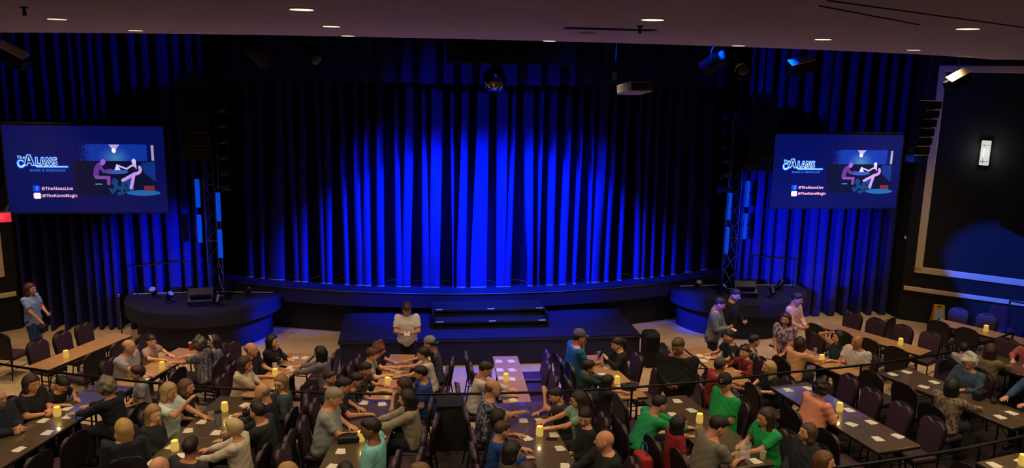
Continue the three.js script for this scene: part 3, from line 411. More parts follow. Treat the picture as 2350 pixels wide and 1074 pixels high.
// ───────────────────────── chairs ─────────────────────────
const CHAIRS = [
  {p:[-6.681,0.0,-14.137],yaw:71.0,occ:1,lab:"occupied chair second from stage, left side of second front-row table from left"},
  {p:[-6.447,0.0,-14.815],yaw:71.0,occ:1,lab:"occupied chair first from stage, left side of second front-row table from left"},
  {p:[-5.256,0.0,-14.187],yaw:-109.0,occ:1,lab:"occupied chair second from stage, right side of second front-row table from left"},
  {p:[-5.124,0.0,-14.574],yaw:-109.0,occ:1,lab:"occupied chair first from stage, right side of second front-row table from left"},
  {p:[-4.522,0.0,-13.834],yaw:75.6,occ:1,lab:"occupied chair second from stage, left side of third front-row table from left"},
  {p:[-4.568,0.0,-13.241],yaw:75.6,occ:1,lab:"occupied chair third from stage, left side of third front-row table from left"},
  {p:[-4.268,0.0,-14.41],yaw:75.6,occ:1,lab:"occupied chair first from stage, left side of third front-row table from left"},
  {p:[-3.099,0.0,-13.616],yaw:-104.4,occ:1,lab:"occupied chair second from stage, right side of third front-row table from left"},
  {p:[-2.484,0.0,-13.698],yaw:82.0,occ:1,lab:"occupied chair second from stage, left side of fourth front-row table from left"},
  {p:[-2.36,0.0,-14.07],yaw:82.0,occ:1,lab:"occupied chair first from stage, left side of fourth front-row table from left"},
  {p:[-2.603,0.0,-13.005],yaw:82.0,occ:1,lab:"occupied chair third from stage, left side of fourth front-row table from left"},
  {p:[-2.741,0.0,-12.358],yaw:82.0,occ:1,lab:"occupied chair fourth from stage, left side of fourth front-row table from left"},
  {p:[-1.181,0.0,-13.886],yaw:-98.0,occ:1,lab:"occupied chair first from stage, right side of fourth front-row table from left"},
  {p:[-1.298,0.0,-13.438],yaw:-98.0,occ:1,lab:"occupied chair second from stage, right side of fourth front-row table from left"},
  {p:[-1.386,0.0,-12.459],yaw:-98.0,occ:1,lab:"occupied chair third from stage, right side of fourth front-row table from left"},
  {p:[-3.066,0.0,-12.56],yaw:70,occ:1,lab:"occupied chair under the boy behind the grey polo man"},
  {p:[-0.659,0.0,-12.572],yaw:88.5,occ:1,lab:"occupied chair third from stage, left side of centre front-row table"},
  {p:[1.242,0.0,-13.884],yaw:98.5,occ:1,lab:"occupied chair first from stage, left side of first front-row table right of centre"},
  {p:[1.19,0.0,-12.809],yaw:98.5,occ:1,lab:"occupied chair third from stage, left side of first front-row table right of centre"},
  {p:[1.414,0.0,-12.209],yaw:98.5,occ:1,lab:"occupied chair fourth from stage, left side of first front-row table right of centre"},
  {p:[2.232,0.0,-13.804],yaw:-81.5,occ:1,lab:"occupied chair first from stage, right side of first front-row table right of centre"},
  {p:[4.438,0.0,-13.4],yaw:-86.0,occ:1,lab:"occupied chair second from stage, right side of second front-row table right of centre"},
  {p:[3.39,0.0,-12.478],yaw:94.0,occ:1,lab:"occupied chair fourth from stage, left side of second front-row table right of centre"},
  {p:[4.506,0.0,-12.427],yaw:-86.0,occ:1,lab:"occupied chair third from stage, right side of second front-row table right of centre"},
  {p:[4.442,0.0,-14.087],yaw:-86.0,occ:1,lab:"occupied chair first from stage, right side of second front-row table right of centre"},
  {p:[4.58,0.0,-13.821],yaw:75,occ:1,lab:"occupied chair under the black and white patterned top"},
  {p:[5.334,0.0,-13.511],yaw:108.4,occ:1,lab:"occupied chair first from stage, left side of third front-row table right of centre"},
  {p:[6.491,0.0,-13.882],yaw:-71.6,occ:1,lab:"occupied chair second from stage, right side of third front-row table right of centre"},
  {p:[6.632,0.0,-13.459],yaw:-71.6,occ:1,lab:"occupied chair third from stage, right side of third front-row table right of centre"},
  {p:[7.741,0.35,-12.218],yaw:120.0,occ:1,lab:"occupied chair first from stage, left side of raised table at the right edge"},
  {p:[7.972,0.35,-11.913],yaw:120.0,occ:1,lab:"occupied chair second from stage, left side of raised table at the right edge"},
  {p:[9.358,0.35,-12.575],yaw:-60.0,occ:1,lab:"occupied chair second from stage, right side of raised table at the right edge"},
  {p:[7.418,0.35,-11.491],yaw:-72.5,occ:1,lab:"occupied chair second from stage, right side of raised table with the white-haired woman"},
  {p:[6.211,0.35,-10.45],yaw:107.5,occ:1,lab:"occupied chair third from stage, left side of raised table with the white-haired woman"},
  {p:[8.075,0.35,-10.804],yaw:-72.5,occ:1,lab:"occupied chair third from stage, right side of raised table with the white-haired woman"},
  {p:[4.056,0.35,-10.489],yaw:100.9,occ:1,lab:"occupied chair second from stage, left side of raised table with the pink sweatshirt"},
  {p:[3.083,0.35,-8.408],yaw:60,occ:1,lab:"occupied chair at the bottom edge under the brown-haired woman"},
  {p:[3.348,0.35,-9.163],yaw:-80.1,occ:1,lab:"occupied chair fifth from stage, right side of raised table with green-shirted people"},
  {p:[2.94,0.35,-10.742],yaw:-80.1,occ:1,lab:"occupied chair second from stage, right side of raised table with green-shirted people"},
  {p:[3.133,0.35,-9.633],yaw:-80.1,occ:1,lab:"occupied chair fourth from stage, right side of raised table with green-shirted people"},
  {p:[1.434,0.35,-10.232],yaw:99.9,occ:1,lab:"occupied chair second from stage, left side of raised table with green-shirted people"},
  {p:[1.97,0.35,-9.279],yaw:99.9,occ:1,lab:"occupied chair fourth from stage, left side of raised table with green-shirted people"},
  {p:[1.74,0.35,-9.688],yaw:99.9,occ:1,lab:"occupied chair third from stage, left side of raised table with green-shirted people"},
  {p:[-0.657,0.35,-10.814],yaw:93.0,occ:1,lab:"occupied chair first from stage, left side of middle raised table"},
  {p:[0.543,0.35,-10.84],yaw:-87.0,occ:1,lab:"occupied chair first from stage, right side of middle raised table"},
  {p:[0.758,0.35,-10.437],yaw:-87.0,occ:1,lab:"occupied chair second from stage, right side of middle raised table"},
  {p:[0.674,0.35,-9.857],yaw:-87.0,occ:1,lab:"occupied chair third from stage, right side of middle raised table"},
  {p:[0.81,0.35,-9.055],yaw:-87.0,occ:1,lab:"occupied chair fourth from stage, right side of middle raised table"},
  {p:[-0.645,0.35,-9.662],yaw:93.0,occ:1,lab:"occupied chair third from stage, left side of middle raised table"},
  {p:[-0.626,0.35,-9.03],yaw:93.0,occ:1,lab:"occupied chair fourth from stage, left side of middle raised table"},
  {p:[-0.612,0.35,-10.094],yaw:93.0,occ:1,lab:"occupied chair second from stage, left side of middle raised table"},
  {p:[-0.537,0.35,-8.473],yaw:93.0,occ:1,lab:"occupied chair fifth from stage, left side of middle raised table"},
  {p:[-2.911,0.35,-10.636],yaw:82.4,occ:1,lab:"occupied chair second from stage, left side of third raised table from left"},
  {p:[-2.111,0.5,-9.241],yaw:-100,occ:1,lab:"occupied chair under the man in the aqua shirt"},
  {p:[-1.592,0.35,-10.63],yaw:-97.6,occ:1,lab:"occupied chair second from stage, right side of third raised table from left"},
  {p:[-1.643,0.35,-11.217],yaw:-97.6,occ:1,lab:"occupied chair first from stage, right side of third raised table from left"},
  {p:[-2.829,0.35,-11.247],yaw:82.4,occ:1,lab:"occupied chair first from stage, left side of third raised table from left"},
  {p:[-2.456,0.35,-8.7],yaw:20,occ:1,lab:"occupied chair at the bottom edge left of the aqua shirt"},
  {p:[-2.971,0.35,-8.654],yaw:-90,occ:1,lab:"occupied chair at the bottom edge under the blond head"},
  {p:[-1.482,0.35,-8.513],yaw:-90,occ:1,lab:"occupied chair at the bottom edge right of the aqua shirt"},
  {p:[-5.106,0.35,-11.158],yaw:78.5,occ:1,lab:"occupied chair second from stage, left side of second raised table from left"},
  {p:[-5.142,0.35,-10.499],yaw:78.5,occ:1,lab:"occupied chair third from stage, left side of second raised table from left"},
  {p:[-5.224,0.35,-9.901],yaw:-160,occ:1,lab:"occupied chair under the blond woman in navy vest"},
  {p:[-4.339,0.35,-9.239],yaw:150,occ:1,lab:"occupied chair under the man in the charcoal shirt"},
  {p:[-4.541,0.35,-8.697],yaw:150,occ:1,lab:"occupied chair under the bald man at the bottom edge"},
  {p:[-3.785,0.35,-9.864],yaw:-101.5,occ:1,lab:"occupied chair fourth from stage, right side of second raised table from left"},
  {p:[-3.525,0.35,-10.283],yaw:-101.5,occ:1,lab:"occupied chair third from stage, right side of second raised table from left"},
  {p:[-3.463,0.35,-11.427],yaw:-81.5,occ:1,lab:"occupied chair first from stage, right side of second raised table from left"},
  {p:[-3.601,0.35,-11.004],yaw:-101.5,occ:1,lab:"occupied chair second from stage, right side of second raised table from left"},
  {p:[-4.973,0.35,-11.556],yaw:78.5,occ:1,lab:"occupied chair first from stage, left side of second raised table from left"},
  {p:[-7.273,0.35,-11.02],yaw:74.0,occ:1,lab:"occupied chair third from stage, left side of bottom-left table"},
  {p:[-7.112,0.35,-11.577],yaw:74.0,occ:1,lab:"occupied chair second from stage, left side of bottom-left table"},
  {p:[-5.75,0.35,-11.344],yaw:-106.0,occ:1,lab:"occupied chair first from stage, right side of bottom-left table"},
  {p:[-6.997,0.35,-11.985],yaw:74.0,occ:1,lab:"occupied chair first from stage, left side of bottom-left table"},
  {p:[-5.945,0.0,-12.988],yaw:-70,occ:1,lab:"occupied chair under the reddish-haired child"},
  {p:[-9.375,0.0,-16.061],yaw:165,occ:0,lab:"empty chair turned to the stage at the far left edge"},
  {p:[-4.876,0.0,-14.827],yaw:40,occ:0,lab:"empty chair between the headband girl and the cream hoodie"},
  {p:[8.464,0.0,-15.853],yaw:-150,occ:0,lab:"empty chair standing alone by the right curtain"},
  {p:[11.767,0.0,-16.236],yaw:-20,occ:0,lab:"empty chair against the right wall near the frame edge"},
  {p:[-7.878,0.0,-16.251],yaw:69.4,occ:0,lab:"empty chair first from stage, left side of leftmost front-row table"},
  {p:[-8.059,0.0,-15.702],yaw:70.6,occ:0,lab:"empty chair second from stage, left side of leftmost front-row table"},
  {p:[-8.322,0.0,-15.19],yaw:61.0,occ:0,lab:"empty chair third from stage, left side of leftmost front-row table"},
  {p:[-7.016,0.0,-15.754],yaw:-110.6,occ:0,lab:"empty chair first from stage, right side of leftmost front-row table"},
  {p:[-7.307,0.0,-15.254],yaw:-109.4,occ:0,lab:"empty chair second from stage, right side of leftmost front-row table"},
  {p:[-7.515,0.0,-14.717],yaw:-119.0,occ:0,lab:"empty chair third from stage, right side of leftmost front-row table"},
  {p:[-5.851,0.0,-13.722],yaw:-109.0,occ:0,lab:"empty chair third from stage, right side of second front-row table from left"},
  {p:[-3.286,0.0,-14.415],yaw:-102.0,occ:0,lab:"empty chair first from stage, right side of third front-row table from left"},
  {p:[-0.416,0.0,-14.131],yaw:89.7,occ:0,lab:"empty chair first from stage, left side of centre front-row table"},
  {p:[-0.371,0.0,-13.554],yaw:90.9,occ:0,lab:"empty chair second from stage, left side of centre front-row table"},
  {p:[0.574,0.0,-14.105],yaw:-90.3,occ:0,lab:"empty chair first from stage, right side of centre front-row table"},
  {p:[0.499,0.0,-13.532],yaw:-89.1,occ:0,lab:"empty chair second from stage, right side of centre front-row table"},
  {p:[0.513,0.0,-12.956],yaw:-87.9,occ:0,lab:"empty chair third from stage, right side of centre front-row table"},
  {p:[1.389,0.0,-13.423],yaw:94.9,occ:0,lab:"empty chair second from stage, left side of first front-row table right of centre"},
  {p:[2.364,0.0,-12.987],yaw:-83.9,occ:0,lab:"empty chair second from stage, right side of first front-row table right of centre"},
  {p:[3.421,0.0,-14.314],yaw:94.0,occ:0,lab:"empty chair first from stage, left side of second front-row table right of centre"},
  {p:[3.521,0.0,-13.745],yaw:95.2,occ:0,lab:"empty chair second from stage, left side of second front-row table right of centre"},
  {p:[3.532,0.0,-13.169],yaw:96.4,occ:0,lab:"empty chair third from stage, left side of second front-row table right of centre"},
  {p:[6.257,0.0,-14.713],yaw:-66.8,occ:0,lab:"empty chair first from stage, right side of third front-row table right of centre"},
  {p:[6.966,0.0,-15.452],yaw:118.8,occ:0,lab:"empty chair first from stage, left side of empty front-row table at far right"},
  {p:[7.305,0.0,-14.984],yaw:120.0,occ:0,lab:"empty chair second from stage, left side of empty front-row table at far right"},
  {p:[7.567,0.0,-14.471],yaw:121.2,occ:0,lab:"empty chair third from stage, left side of empty front-row table at far right"},
  {p:[7.828,0.0,-13.958],yaw:122.4,occ:0,lab:"empty chair fourth from stage, left side of empty front-row table at far right"},
  {p:[7.798,0.0,-15.99],yaw:-61.2,occ:0,lab:"empty chair first from stage, right side of empty front-row table at far right"},
  {p:[8.034,0.0,-15.462],yaw:-60.0,occ:0,lab:"empty chair second from stage, right side of empty front-row table at far right"},
  {p:[8.347,0.0,-14.979],yaw:-58.8,occ:0,lab:"empty chair third from stage, right side of empty front-row table at far right"},
  {p:[8.66,0.0,-14.496],yaw:-57.6,occ:0,lab:"empty chair fourth from stage, right side of empty front-row table at far right"},
  {p:[9.767,0.0,-15.521],yaw:126.6,occ:0,lab:"empty chair first from stage, left side of wall-side table by the yellow floor sign"},
  {p:[10.055,0.0,-15.022],yaw:127.8,occ:0,lab:"empty chair second from stage, left side of wall-side table by the yellow floor sign"},
  {p:[10.442,0.0,-16.079],yaw:-53.4,occ:0,lab:"empty chair first from stage, right side of wall-side table by the yellow floor sign"},
  {p:[10.781,0.0,-15.613],yaw:-52.2,occ:0,lab:"empty chair second from stage, right side of wall-side table by the yellow floor sign"},
  {p:[-7.477,0.35,-10.237],yaw:71.6,occ:0,lab:"empty chair fourth from stage, left side of bottom-left table"},
  {p:[-6.261,0.35,-10.486],yaw:-109.6,occ:0,lab:"empty chair second from stage, right side of bottom-left table"},
  {p:[-6.477,0.35,-9.95],yaw:-108.4,occ:0,lab:"empty chair third from stage, right side of bottom-left table"},
  {p:[-3.065,0.35,-9.78],yaw:77.6,occ:0,lab:"empty chair third from stage, left side of third raised table from left"},
  {p:[-1.77,0.35,-10.187],yaw:-92.8,occ:0,lab:"empty chair third from stage, right side of third raised table from left"},
  {p:[-1.816,0.35,-9.613],yaw:-102.4,occ:0,lab:"empty chair fourth from stage, right side of third raised table from left"},
  {p:[1.649,0.35,-11.04],yaw:101.1,occ:0,lab:"empty chair first from stage, left side of raised table with green-shirted people"},
  {p:[2.89,0.35,-11.257],yaw:-78.9,occ:0,lab:"empty chair first from stage, right side of raised table with green-shirted people"},
  {p:[3.058,0.35,-10.119],yaw:-76.5,occ:0,lab:"empty chair third from stage, right side of raised table with green-shirted people"},
  {p:[3.875,0.35,-11.384],yaw:96.1,occ:0,lab:"empty chair first from stage, left side of raised table with the pink sweatshirt"},
  {p:[4.201,0.35,-9.69],yaw:99.7,occ:0,lab:"empty chair third from stage, left side of raised table with the pink sweatshirt"},
  {p:[5.102,0.35,-11.569],yaw:-83.9,occ:0,lab:"empty chair first from stage, right side of raised table with the pink sweatshirt"},
  {p:[5.151,0.35,-10.993],yaw:-82.7,occ:0,lab:"empty chair second from stage, right side of raised table with the pink sweatshirt"},
  {p:[5.29,0.35,-10.434],yaw:-81.5,occ:0,lab:"empty chair third from stage, right side of raised table with the pink sweatshirt"},
  {p:[5.428,0.35,-9.876],yaw:-80.3,occ:0,lab:"empty chair fourth from stage, right side of raised table with the pink sweatshirt"},
  {p:[6.064,0.35,-11.796],yaw:107.5,occ:0,lab:"empty chair first from stage, left side of raised table with the white-haired woman"},
  {p:[6.294,0.35,-11.265],yaw:108.7,occ:0,lab:"empty chair second from stage, left side of raised table with the white-haired woman"},
  {p:[7.261,0.35,-12.121],yaw:-72.5,occ:0,lab:"empty chair first from stage, right side of raised table with the white-haired woman"},
  {p:[8.674,0.35,-11.42],yaw:116.4,occ:0,lab:"empty chair third from stage, left side of raised table at the right edge"},
  {p:[9.147,0.35,-13.021],yaw:-55.2,occ:0,lab:"empty chair first from stage, right side of raised table at the right edge"},
  {p:[9.696,0.35,-12.01],yaw:-63.6,occ:0,lab:"empty chair third from stage, right side of raised table at the right edge"},
  {p:[4.97,0.7,-7.997],yaw:108.6,occ:0,lab:"empty chair first from stage, left side of bottom-right corner table"},
  {p:[5.177,0.7,-7.457],yaw:109.8,occ:0,lab:"empty chair second from stage, left side of bottom-right corner table"},
  {p:[6.206,0.7,-8.328],yaw:-71.4,occ:0,lab:"empty chair first from stage, right side of bottom-right corner table"},
  {p:[6.297,0.7,-7.757],yaw:-70.2,occ:0,lab:"empty chair second from stage, right side of bottom-right corner table"}
];
const chair0 = (() => {
  const g = new THREE.Group(); g.userData = { kindName: 'banquet_chair', category: 'chair' };
  mesh('seat', box(.42, .075, .42, 0, .437, .02, .03), MAT.vinyl, g);
  mesh('seat_frame', box(.4, .02, .4, 0, .39, .02), MAT.frame, g);
  // front pad of the back: two humps with a dip between them; rear shell with an arched top
  const sh = new THREE.Shape(); sh.moveTo(-.17, 0); sh.lineTo(.17, 0); sh.lineTo(.2, .34); sh.bezierCurveTo(.205, .42, .12, .46, .085, .45); sh.bezierCurveTo(.05, .445, .03, .415, 0, .415); sh.bezierCurveTo(-.03, .415, -.05, .445, -.085, .45); sh.bezierCurveTo(-.12, .46, -.205, .42, -.2, .34); sh.lineTo(-.17, 0);
  const pad = new THREE.ExtrudeGeometry(sh, { depth: .03, bevelEnabled: true, bevelSize: .012, bevelThickness: .014, bevelSegments: 2, curveSegments: 5 });
  const rs = new THREE.Shape(); rs.moveTo(-.195, -.02); rs.lineTo(.195, -.02); rs.lineTo(.222, .33); rs.bezierCurveTo(.225, .45, .13, .495, 0, .495); rs.bezierCurveTo(-.13, .495, -.225, .45, -.222, .33); rs.lineTo(-.195, -.02);
  const slot = new THREE.Path(); slot.moveTo(-.05, .465); slot.lineTo(.05, .465); slot.lineTo(.05, .478); slot.lineTo(-.05, .478); rs.holes.push(slot);
  const shell = new THREE.ExtrudeGeometry(rs, { depth: .012, bevelEnabled: true, bevelSize: .006, bevelThickness: .005, bevelSegments: 1, curveSegments: 6 });
  const fit = q => q.rotateX(-.16).translate(0, .47, -.2);
  mesh('back_pad', fit(pad.translate(0, .01, 0)), MAT.vinyl, g);
  mesh('back_shell', fit(shell.translate(0, 0, -.024)), MAT.vinylBack, g);
  const hoop = new THREE.TubeGeometry(new THREE.CatmullRomCurve3([V(-.195, -.06, 0), V(-.222, .33, 0), V(-.2, .42, 0), V(-.12, .483, 0), V(0, .502, 0), V(.12, .483, 0), V(.2, .42, 0), V(.222, .33, 0), V(.195, -.06, 0)]), 28, .011, 6, false);
  mesh('back_frame', fit(hoop.translate(0, 0, -.018)), MAT.frame, g);
  for (const x of [-1, 1]) { mesh('leg', rod([x * .2, 0, .22], [x * .185, .4, .19], .012, 7), MAT.frame, g); mesh('leg', rod([x * .2, 0, -.27], [x * .19, .43, -.2], .012, 7), MAT.frame, g); }
  for (const x of [-.19, .19]) mesh('stretcher', rod([x, .2, .205], [x, .2, -.235], .008, 6), MAT.frame, g);
  return g;
})();
for (const c of CHAIRS) copy(chair0, c.p, rad(c.yaw), c.lab, 'banquet chairs around the tables');
// ───────────────────────── slips, candles, cups and phones ─────────────────────────
const PAPERS = [
  {p:[-6.166,0.75,-13.877],a:-33,lab:"white paper slip number one from stage on second front-row table from left"},
  {p:[-6.164,0.75,-13.734],a:-12,lab:"white paper slip number two from stage on second front-row table from left"},
  {p:[-3.622,0.75,-14.587],a:-28.4,lab:"white paper slip number one from stage on third front-row table from left"},
  {p:[-3.796,0.75,-14.599],a:-7.4,lab:"white paper slip number two from stage on third front-row table from left"},
  {p:[-3.822,0.75,-14.105],a:-21.4,lab:"white paper slip number three from stage on third front-row table from left"},
  {p:[-3.747,0.75,-13.947],a:-0.4,lab:"white paper slip number four from stage on third front-row table from left"},
  {p:[-3.831,0.75,-13.641],a:-14.4,lab:"white paper slip number five from stage on third front-row table from left"},
  {p:[-1.913,0.75,-13.685],a:-22,lab:"white paper slip number one from stage on fourth front-row table from left"},
  {p:[-2.074,0.75,-13.407],a:-1,lab:"white paper slip number two from stage on fourth front-row table from left"},
  {p:[-0.067,0.75,-14.147],a:-15.5,lab:"white paper slip number one from stage on centre front-row table"},
  {p:[0.159,0.75,-14.13],a:5.5,lab:"white paper slip number two from stage on centre front-row table"},
  {p:[-0.097,0.75,-13.702],a:-8.5,lab:"white paper slip number three from stage on centre front-row table"},
  {p:[0.119,0.75,-13.685],a:12.5,lab:"white paper slip number four from stage on centre front-row table"},
  {p:[-0.108,0.75,-13.303],a:-1.5,lab:"white paper slip number five from stage on centre front-row table"},
  {p:[0.064,0.75,-13.246],a:-15.5,lab:"white paper slip number six from stage on centre front-row table"},
  {p:[0.01,0.75,-12.756],a:5.5,lab:"white paper slip number seven from stage on centre front-row table"},
  {p:[-0.126,0.75,-12.615],a:-8.5,lab:"white paper slip number eight from stage on centre front-row table"},
  {p:[-0.036,0.75,-12.333],a:12.5,lab:"white paper slip number nine from stage on centre front-row table"},
  {p:[1.867,0.75,-13.689],a:-5.5,lab:"white paper slip number one from stage on first front-row table right of centre"},
  {p:[1.7,0.75,-13.332],a:15.5,lab:"white paper slip number two from stage on first front-row table right of centre"},
  {p:[1.882,0.75,-12.747],a:1.5,lab:"white paper slip number three from stage on first front-row table right of centre"},
  {p:[3.804,0.75,-14.178],a:-10,lab:"white paper slip number one from stage on second front-row table right of centre"},
  {p:[3.935,0.75,-14.052],a:11,lab:"white paper slip number two from stage on second front-row table right of centre"},
  {p:[3.781,0.75,-13.906],a:-3,lab:"white paper slip number three from stage on second front-row table right of centre"},
  {p:[-6.615,1.1,-11.718],a:-30,lab:"white paper slip number one from stage on bottom-left table"},
  {p:[-6.5,1.1,-11.42],a:-9,lab:"white paper slip number two from stage on bottom-left table"},
  {p:[-6.779,1.1,-11.311],a:-23,lab:"white paper slip number three from stage on bottom-left table"},
  {p:[-6.965,1.1,-11.041],a:-2,lab:"white paper slip number four from stage on bottom-left table"},
  {p:[-6.561,1.1,-10.902],a:-16,lab:"white paper slip number five from stage on bottom-left table"},
  {p:[-6.71,1.1,-10.423],a:-30,lab:"white paper slip number six from stage on bottom-left table"},
  {p:[-4.117,1.1,-11.645],a:-25.5,lab:"white paper slip number one from stage on second raised table from left"},
  {p:[-4.21,1.1,-11.219],a:-4.5,lab:"white paper slip number two from stage on second raised table from left"},
  {p:[-4.597,1.1,-11.089],a:-18.5,lab:"white paper slip number three from stage on second raised table from left"},
  {p:[-4.716,1.1,-10.816],a:2.5,lab:"white paper slip number four from stage on second raised table from left"},
  {p:[-4.326,1.1,-10.715],a:-11.5,lab:"white paper slip number five from stage on second raised table from left"},
  {p:[-4.802,1.1,-10.335],a:-25.5,lab:"white paper slip number six from stage on second raised table from left"},
  {p:[-4.616,1.1,-10.06],a:-4.5,lab:"white paper slip number seven from stage on second raised table from left"},
  {p:[-4.918,1.1,-9.904],a:-18.5,lab:"white paper slip number eight from stage on second raised table from left"},
  {p:[-2.382,1.1,-11.588],a:-21.6,lab:"white paper slip number one from stage on third raised table from left"},
  {p:[-2.115,1.1,-11.518],a:-0.6,lab:"white paper slip number two from stage on third raised table from left"},
  {p:[-2.477,1.1,-10.493],a:-14.6,lab:"white paper slip number three from stage on third raised table from left"},
  {p:[-2.105,1.1,-10.434],a:6.4,lab:"white paper slip number four from stage on third raised table from left"},
  {p:[-2.602,1.1,-10.01],a:-7.6,lab:"white paper slip number five from stage on third raised table from left"},
  {p:[-2.677,1.1,-9.598],a:-21.6,lab:"white paper slip number six from stage on third raised table from left"},
  {p:[-0.09,1.1,-10.764],a:-11.0,lab:"white paper slip number one from stage on middle raised table"},
  {p:[0.147,1.1,-10.745],a:10.0,lab:"white paper slip number two from stage on middle raised table"},
  {p:[0.265,1.1,-10.263],a:-4.0,lab:"white paper slip number three from stage on middle raised table"},
  {p:[-0.123,1.1,-10.187],a:17.0,lab:"white paper slip number four from stage on middle raised table"},
  {p:[0.275,1.1,-9.852],a:3.0,lab:"white paper slip number five from stage on middle raised table"},
  {p:[0.252,1.1,-9.365],a:-11.0,lab:"white paper slip number six from stage on middle raised table"},
  {p:[2.366,1.1,-11.279],a:-4.1,lab:"white paper slip number one from stage on raised table with green-shirted people"},
  {p:[2.465,1.1,-10.911],a:16.9,lab:"white paper slip number two from stage on raised table with green-shirted people"},
  {p:[2.138,1.1,-10.796],a:2.9,lab:"white paper slip number three from stage on raised table with green-shirted people"},
  {p:[2.384,1.1,-9.298],a:23.9,lab:"white paper slip number four from stage on raised table with green-shirted people"},
  {p:[2.749,1.1,-9.279],a:9.9,lab:"white paper slip number five from stage on raised table with green-shirted people"},
  {p:[4.294,1.1,-11.566],a:-3.1,lab:"white paper slip number one from stage on raised table with the pink sweatshirt"},
  {p:[4.656,1.1,-11.611],a:17.9,lab:"white paper slip number two from stage on raised table with the pink sweatshirt"},
  {p:[4.865,1.1,-10.734],a:3.9,lab:"white paper slip number three from stage on raised table with the pink sweatshirt"},
  {p:[4.629,1.1,-10.244],a:24.9,lab:"white paper slip number four from stage on raised table with the pink sweatshirt"},
  {p:[4.96,1.1,-10.291],a:10.9,lab:"white paper slip number five from stage on raised table with the pink sweatshirt"},
  {p:[4.744,1.1,-9.764],a:-3.1,lab:"white paper slip number six from stage on raised table with the pink sweatshirt"},
  {p:[5.078,1.1,-9.819],a:17.9,lab:"white paper slip number seven from stage on raised table with the pink sweatshirt"},
  {p:[6.417,1.1,-12.095],a:3.5,lab:"white paper slip number one from stage on raised table with the white-haired woman"},
  {p:[6.729,1.1,-12.174],a:24.5,lab:"white paper slip number two from stage on raised table with the white-haired woman"},
  {p:[6.915,1.1,-11.702],a:10.5,lab:"white paper slip number three from stage on raised table with the white-haired woman"},
  {p:[6.605,1.1,-11.517],a:31.5,lab:"white paper slip number four from stage on raised table with the white-haired woman"},
  {p:[7.309,1.1,-10.425],a:17.5,lab:"white paper slip number five from stage on raised table with the white-haired woman"},
  {p:[7.023,1.1,-10.306],a:3.5,lab:"white paper slip number six from stage on raised table with the white-haired woman"},
  {p:[5.308,1.45,-8.265],a:1,lab:"white paper slip number one from stage on bottom-right corner table"},
  {p:[5.713,1.45,-8.308],a:22,lab:"white paper slip number two from stage on bottom-right corner table"}
];
{ const pg = box(.105, .0025, .15, 0, .0013, 0), fold = box(.09, .0025, .13, .02, .004, .02).rotateY(.25); for (const q of PAPERS) { const g = thing('paper_slip', q.lab, 'paper', q.p, rad(q.a), 'paper slips on the tables'); mesh('sheet', pg, MAT.paper, g); mesh('top_sheet', fold, MAT.paper, g); } }
const CANDLES = [
  {p:[-7.887,0.75,-14.891],lab:"glowing yellow candle cup on leftmost front-row table"},
  {p:[-6.015,0.75,-14.166],lab:"glowing yellow candle cup on second front-row table from left"},
  {p:[-4.005,0.75,-13.675],lab:"glowing yellow candle cup on third front-row table from left"},
  {p:[-2.074,0.75,-13.128],lab:"glowing yellow candle cup on fourth front-row table from left"},
  {p:[-0.047,0.75,-13.153],lab:"glowing yellow candle cup on centre front-row table"},
  {p:[1.856,0.75,-12.888],lab:"glowing yellow candle cup on first front-row table right of centre"},
  {p:[6.019,0.75,-13.685],lab:"glowing yellow candle cup on third front-row table right of centre"},
  {p:[8.128,0.75,-14.488],lab:"glowing yellow candle cup on empty front-row table at far right"},
  {p:[10.541,0.75,-15.198],lab:"glowing yellow candle cup on wall-side table by the yellow floor sign"},
  {p:[-6.644,1.1,-11.447],lab:"glowing yellow candle cup on bottom-left table"},
  {p:[-4.357,1.1,-11.428],lab:"glowing yellow candle cup on second raised table from left"},
  {p:[-4.721,1.1,-10.216],lab:"glowing yellow candle cup on second raised table from left, nearer the camera"},
  {p:[-2.349,1.1,-10.295],lab:"glowing yellow candle cup on third raised table from left"},
  {p:[0.069,1.1,-10.252],lab:"glowing yellow candle cup on middle raised table"},
  {p:[2.438,1.1,-10.483],lab:"glowing yellow candle cup on raised table with green-shirted people"},
  {p:[4.699,1.1,-10.699],lab:"glowing yellow candle cup on raised table with the pink sweatshirt"},
  {p:[5.656,1.45,-8.224],lab:"glowing yellow candle cup on bottom-right corner table"}
];
{
  const pr = [[0, 0], [.045, 0], [.053, .024], [.05, .09], [.043, .14], [.04, .14], [.047, .085], [.049, .024], [.04, .008], [0, .008]].map(v => new THREE.Vector2(...v)); const cup = new THREE.LatheGeometry(pr, 18), wax = new THREE.CylinderGeometry(.038, .04, .07, 14).translate(0, .045, 0), fl = new THREE.SphereGeometry(.008, 8, 6).scale(1, 1.8, 1).translate(0, .095, 0);
  const glass = M(0xd8b050, .6, 0, { emissive: new THREE.Color().setRGB(.85, .6, .12), emissiveIntensity: .4 }), waxM = M(0xe8c860, .7, 0, { emissive: new THREE.Color().setRGB(1, .75, .2), emissiveIntensity: .6 }), fm = M(0x000000, .5, 0, { emissive: new THREE.Color().setRGB(1, .75, .3), emissiveIntensity: 2 });
  for (const q of CANDLES) { const g = thing('candle_cup', q.lab, 'candle', q.p, 0, 'candle cups on the tables'); mesh('cup', cup, glass, g); mesh('wax', wax, waxM, g); mesh('flame', fl, fm, g); const l = new THREE.PointLight(new THREE.Color().setRGB(1, .7, .2), .05, 0, 2); l.position.set(q.p[0], q.p[1] + .19, q.p[2]); l.castShadow = true; scene.add(l); }
}
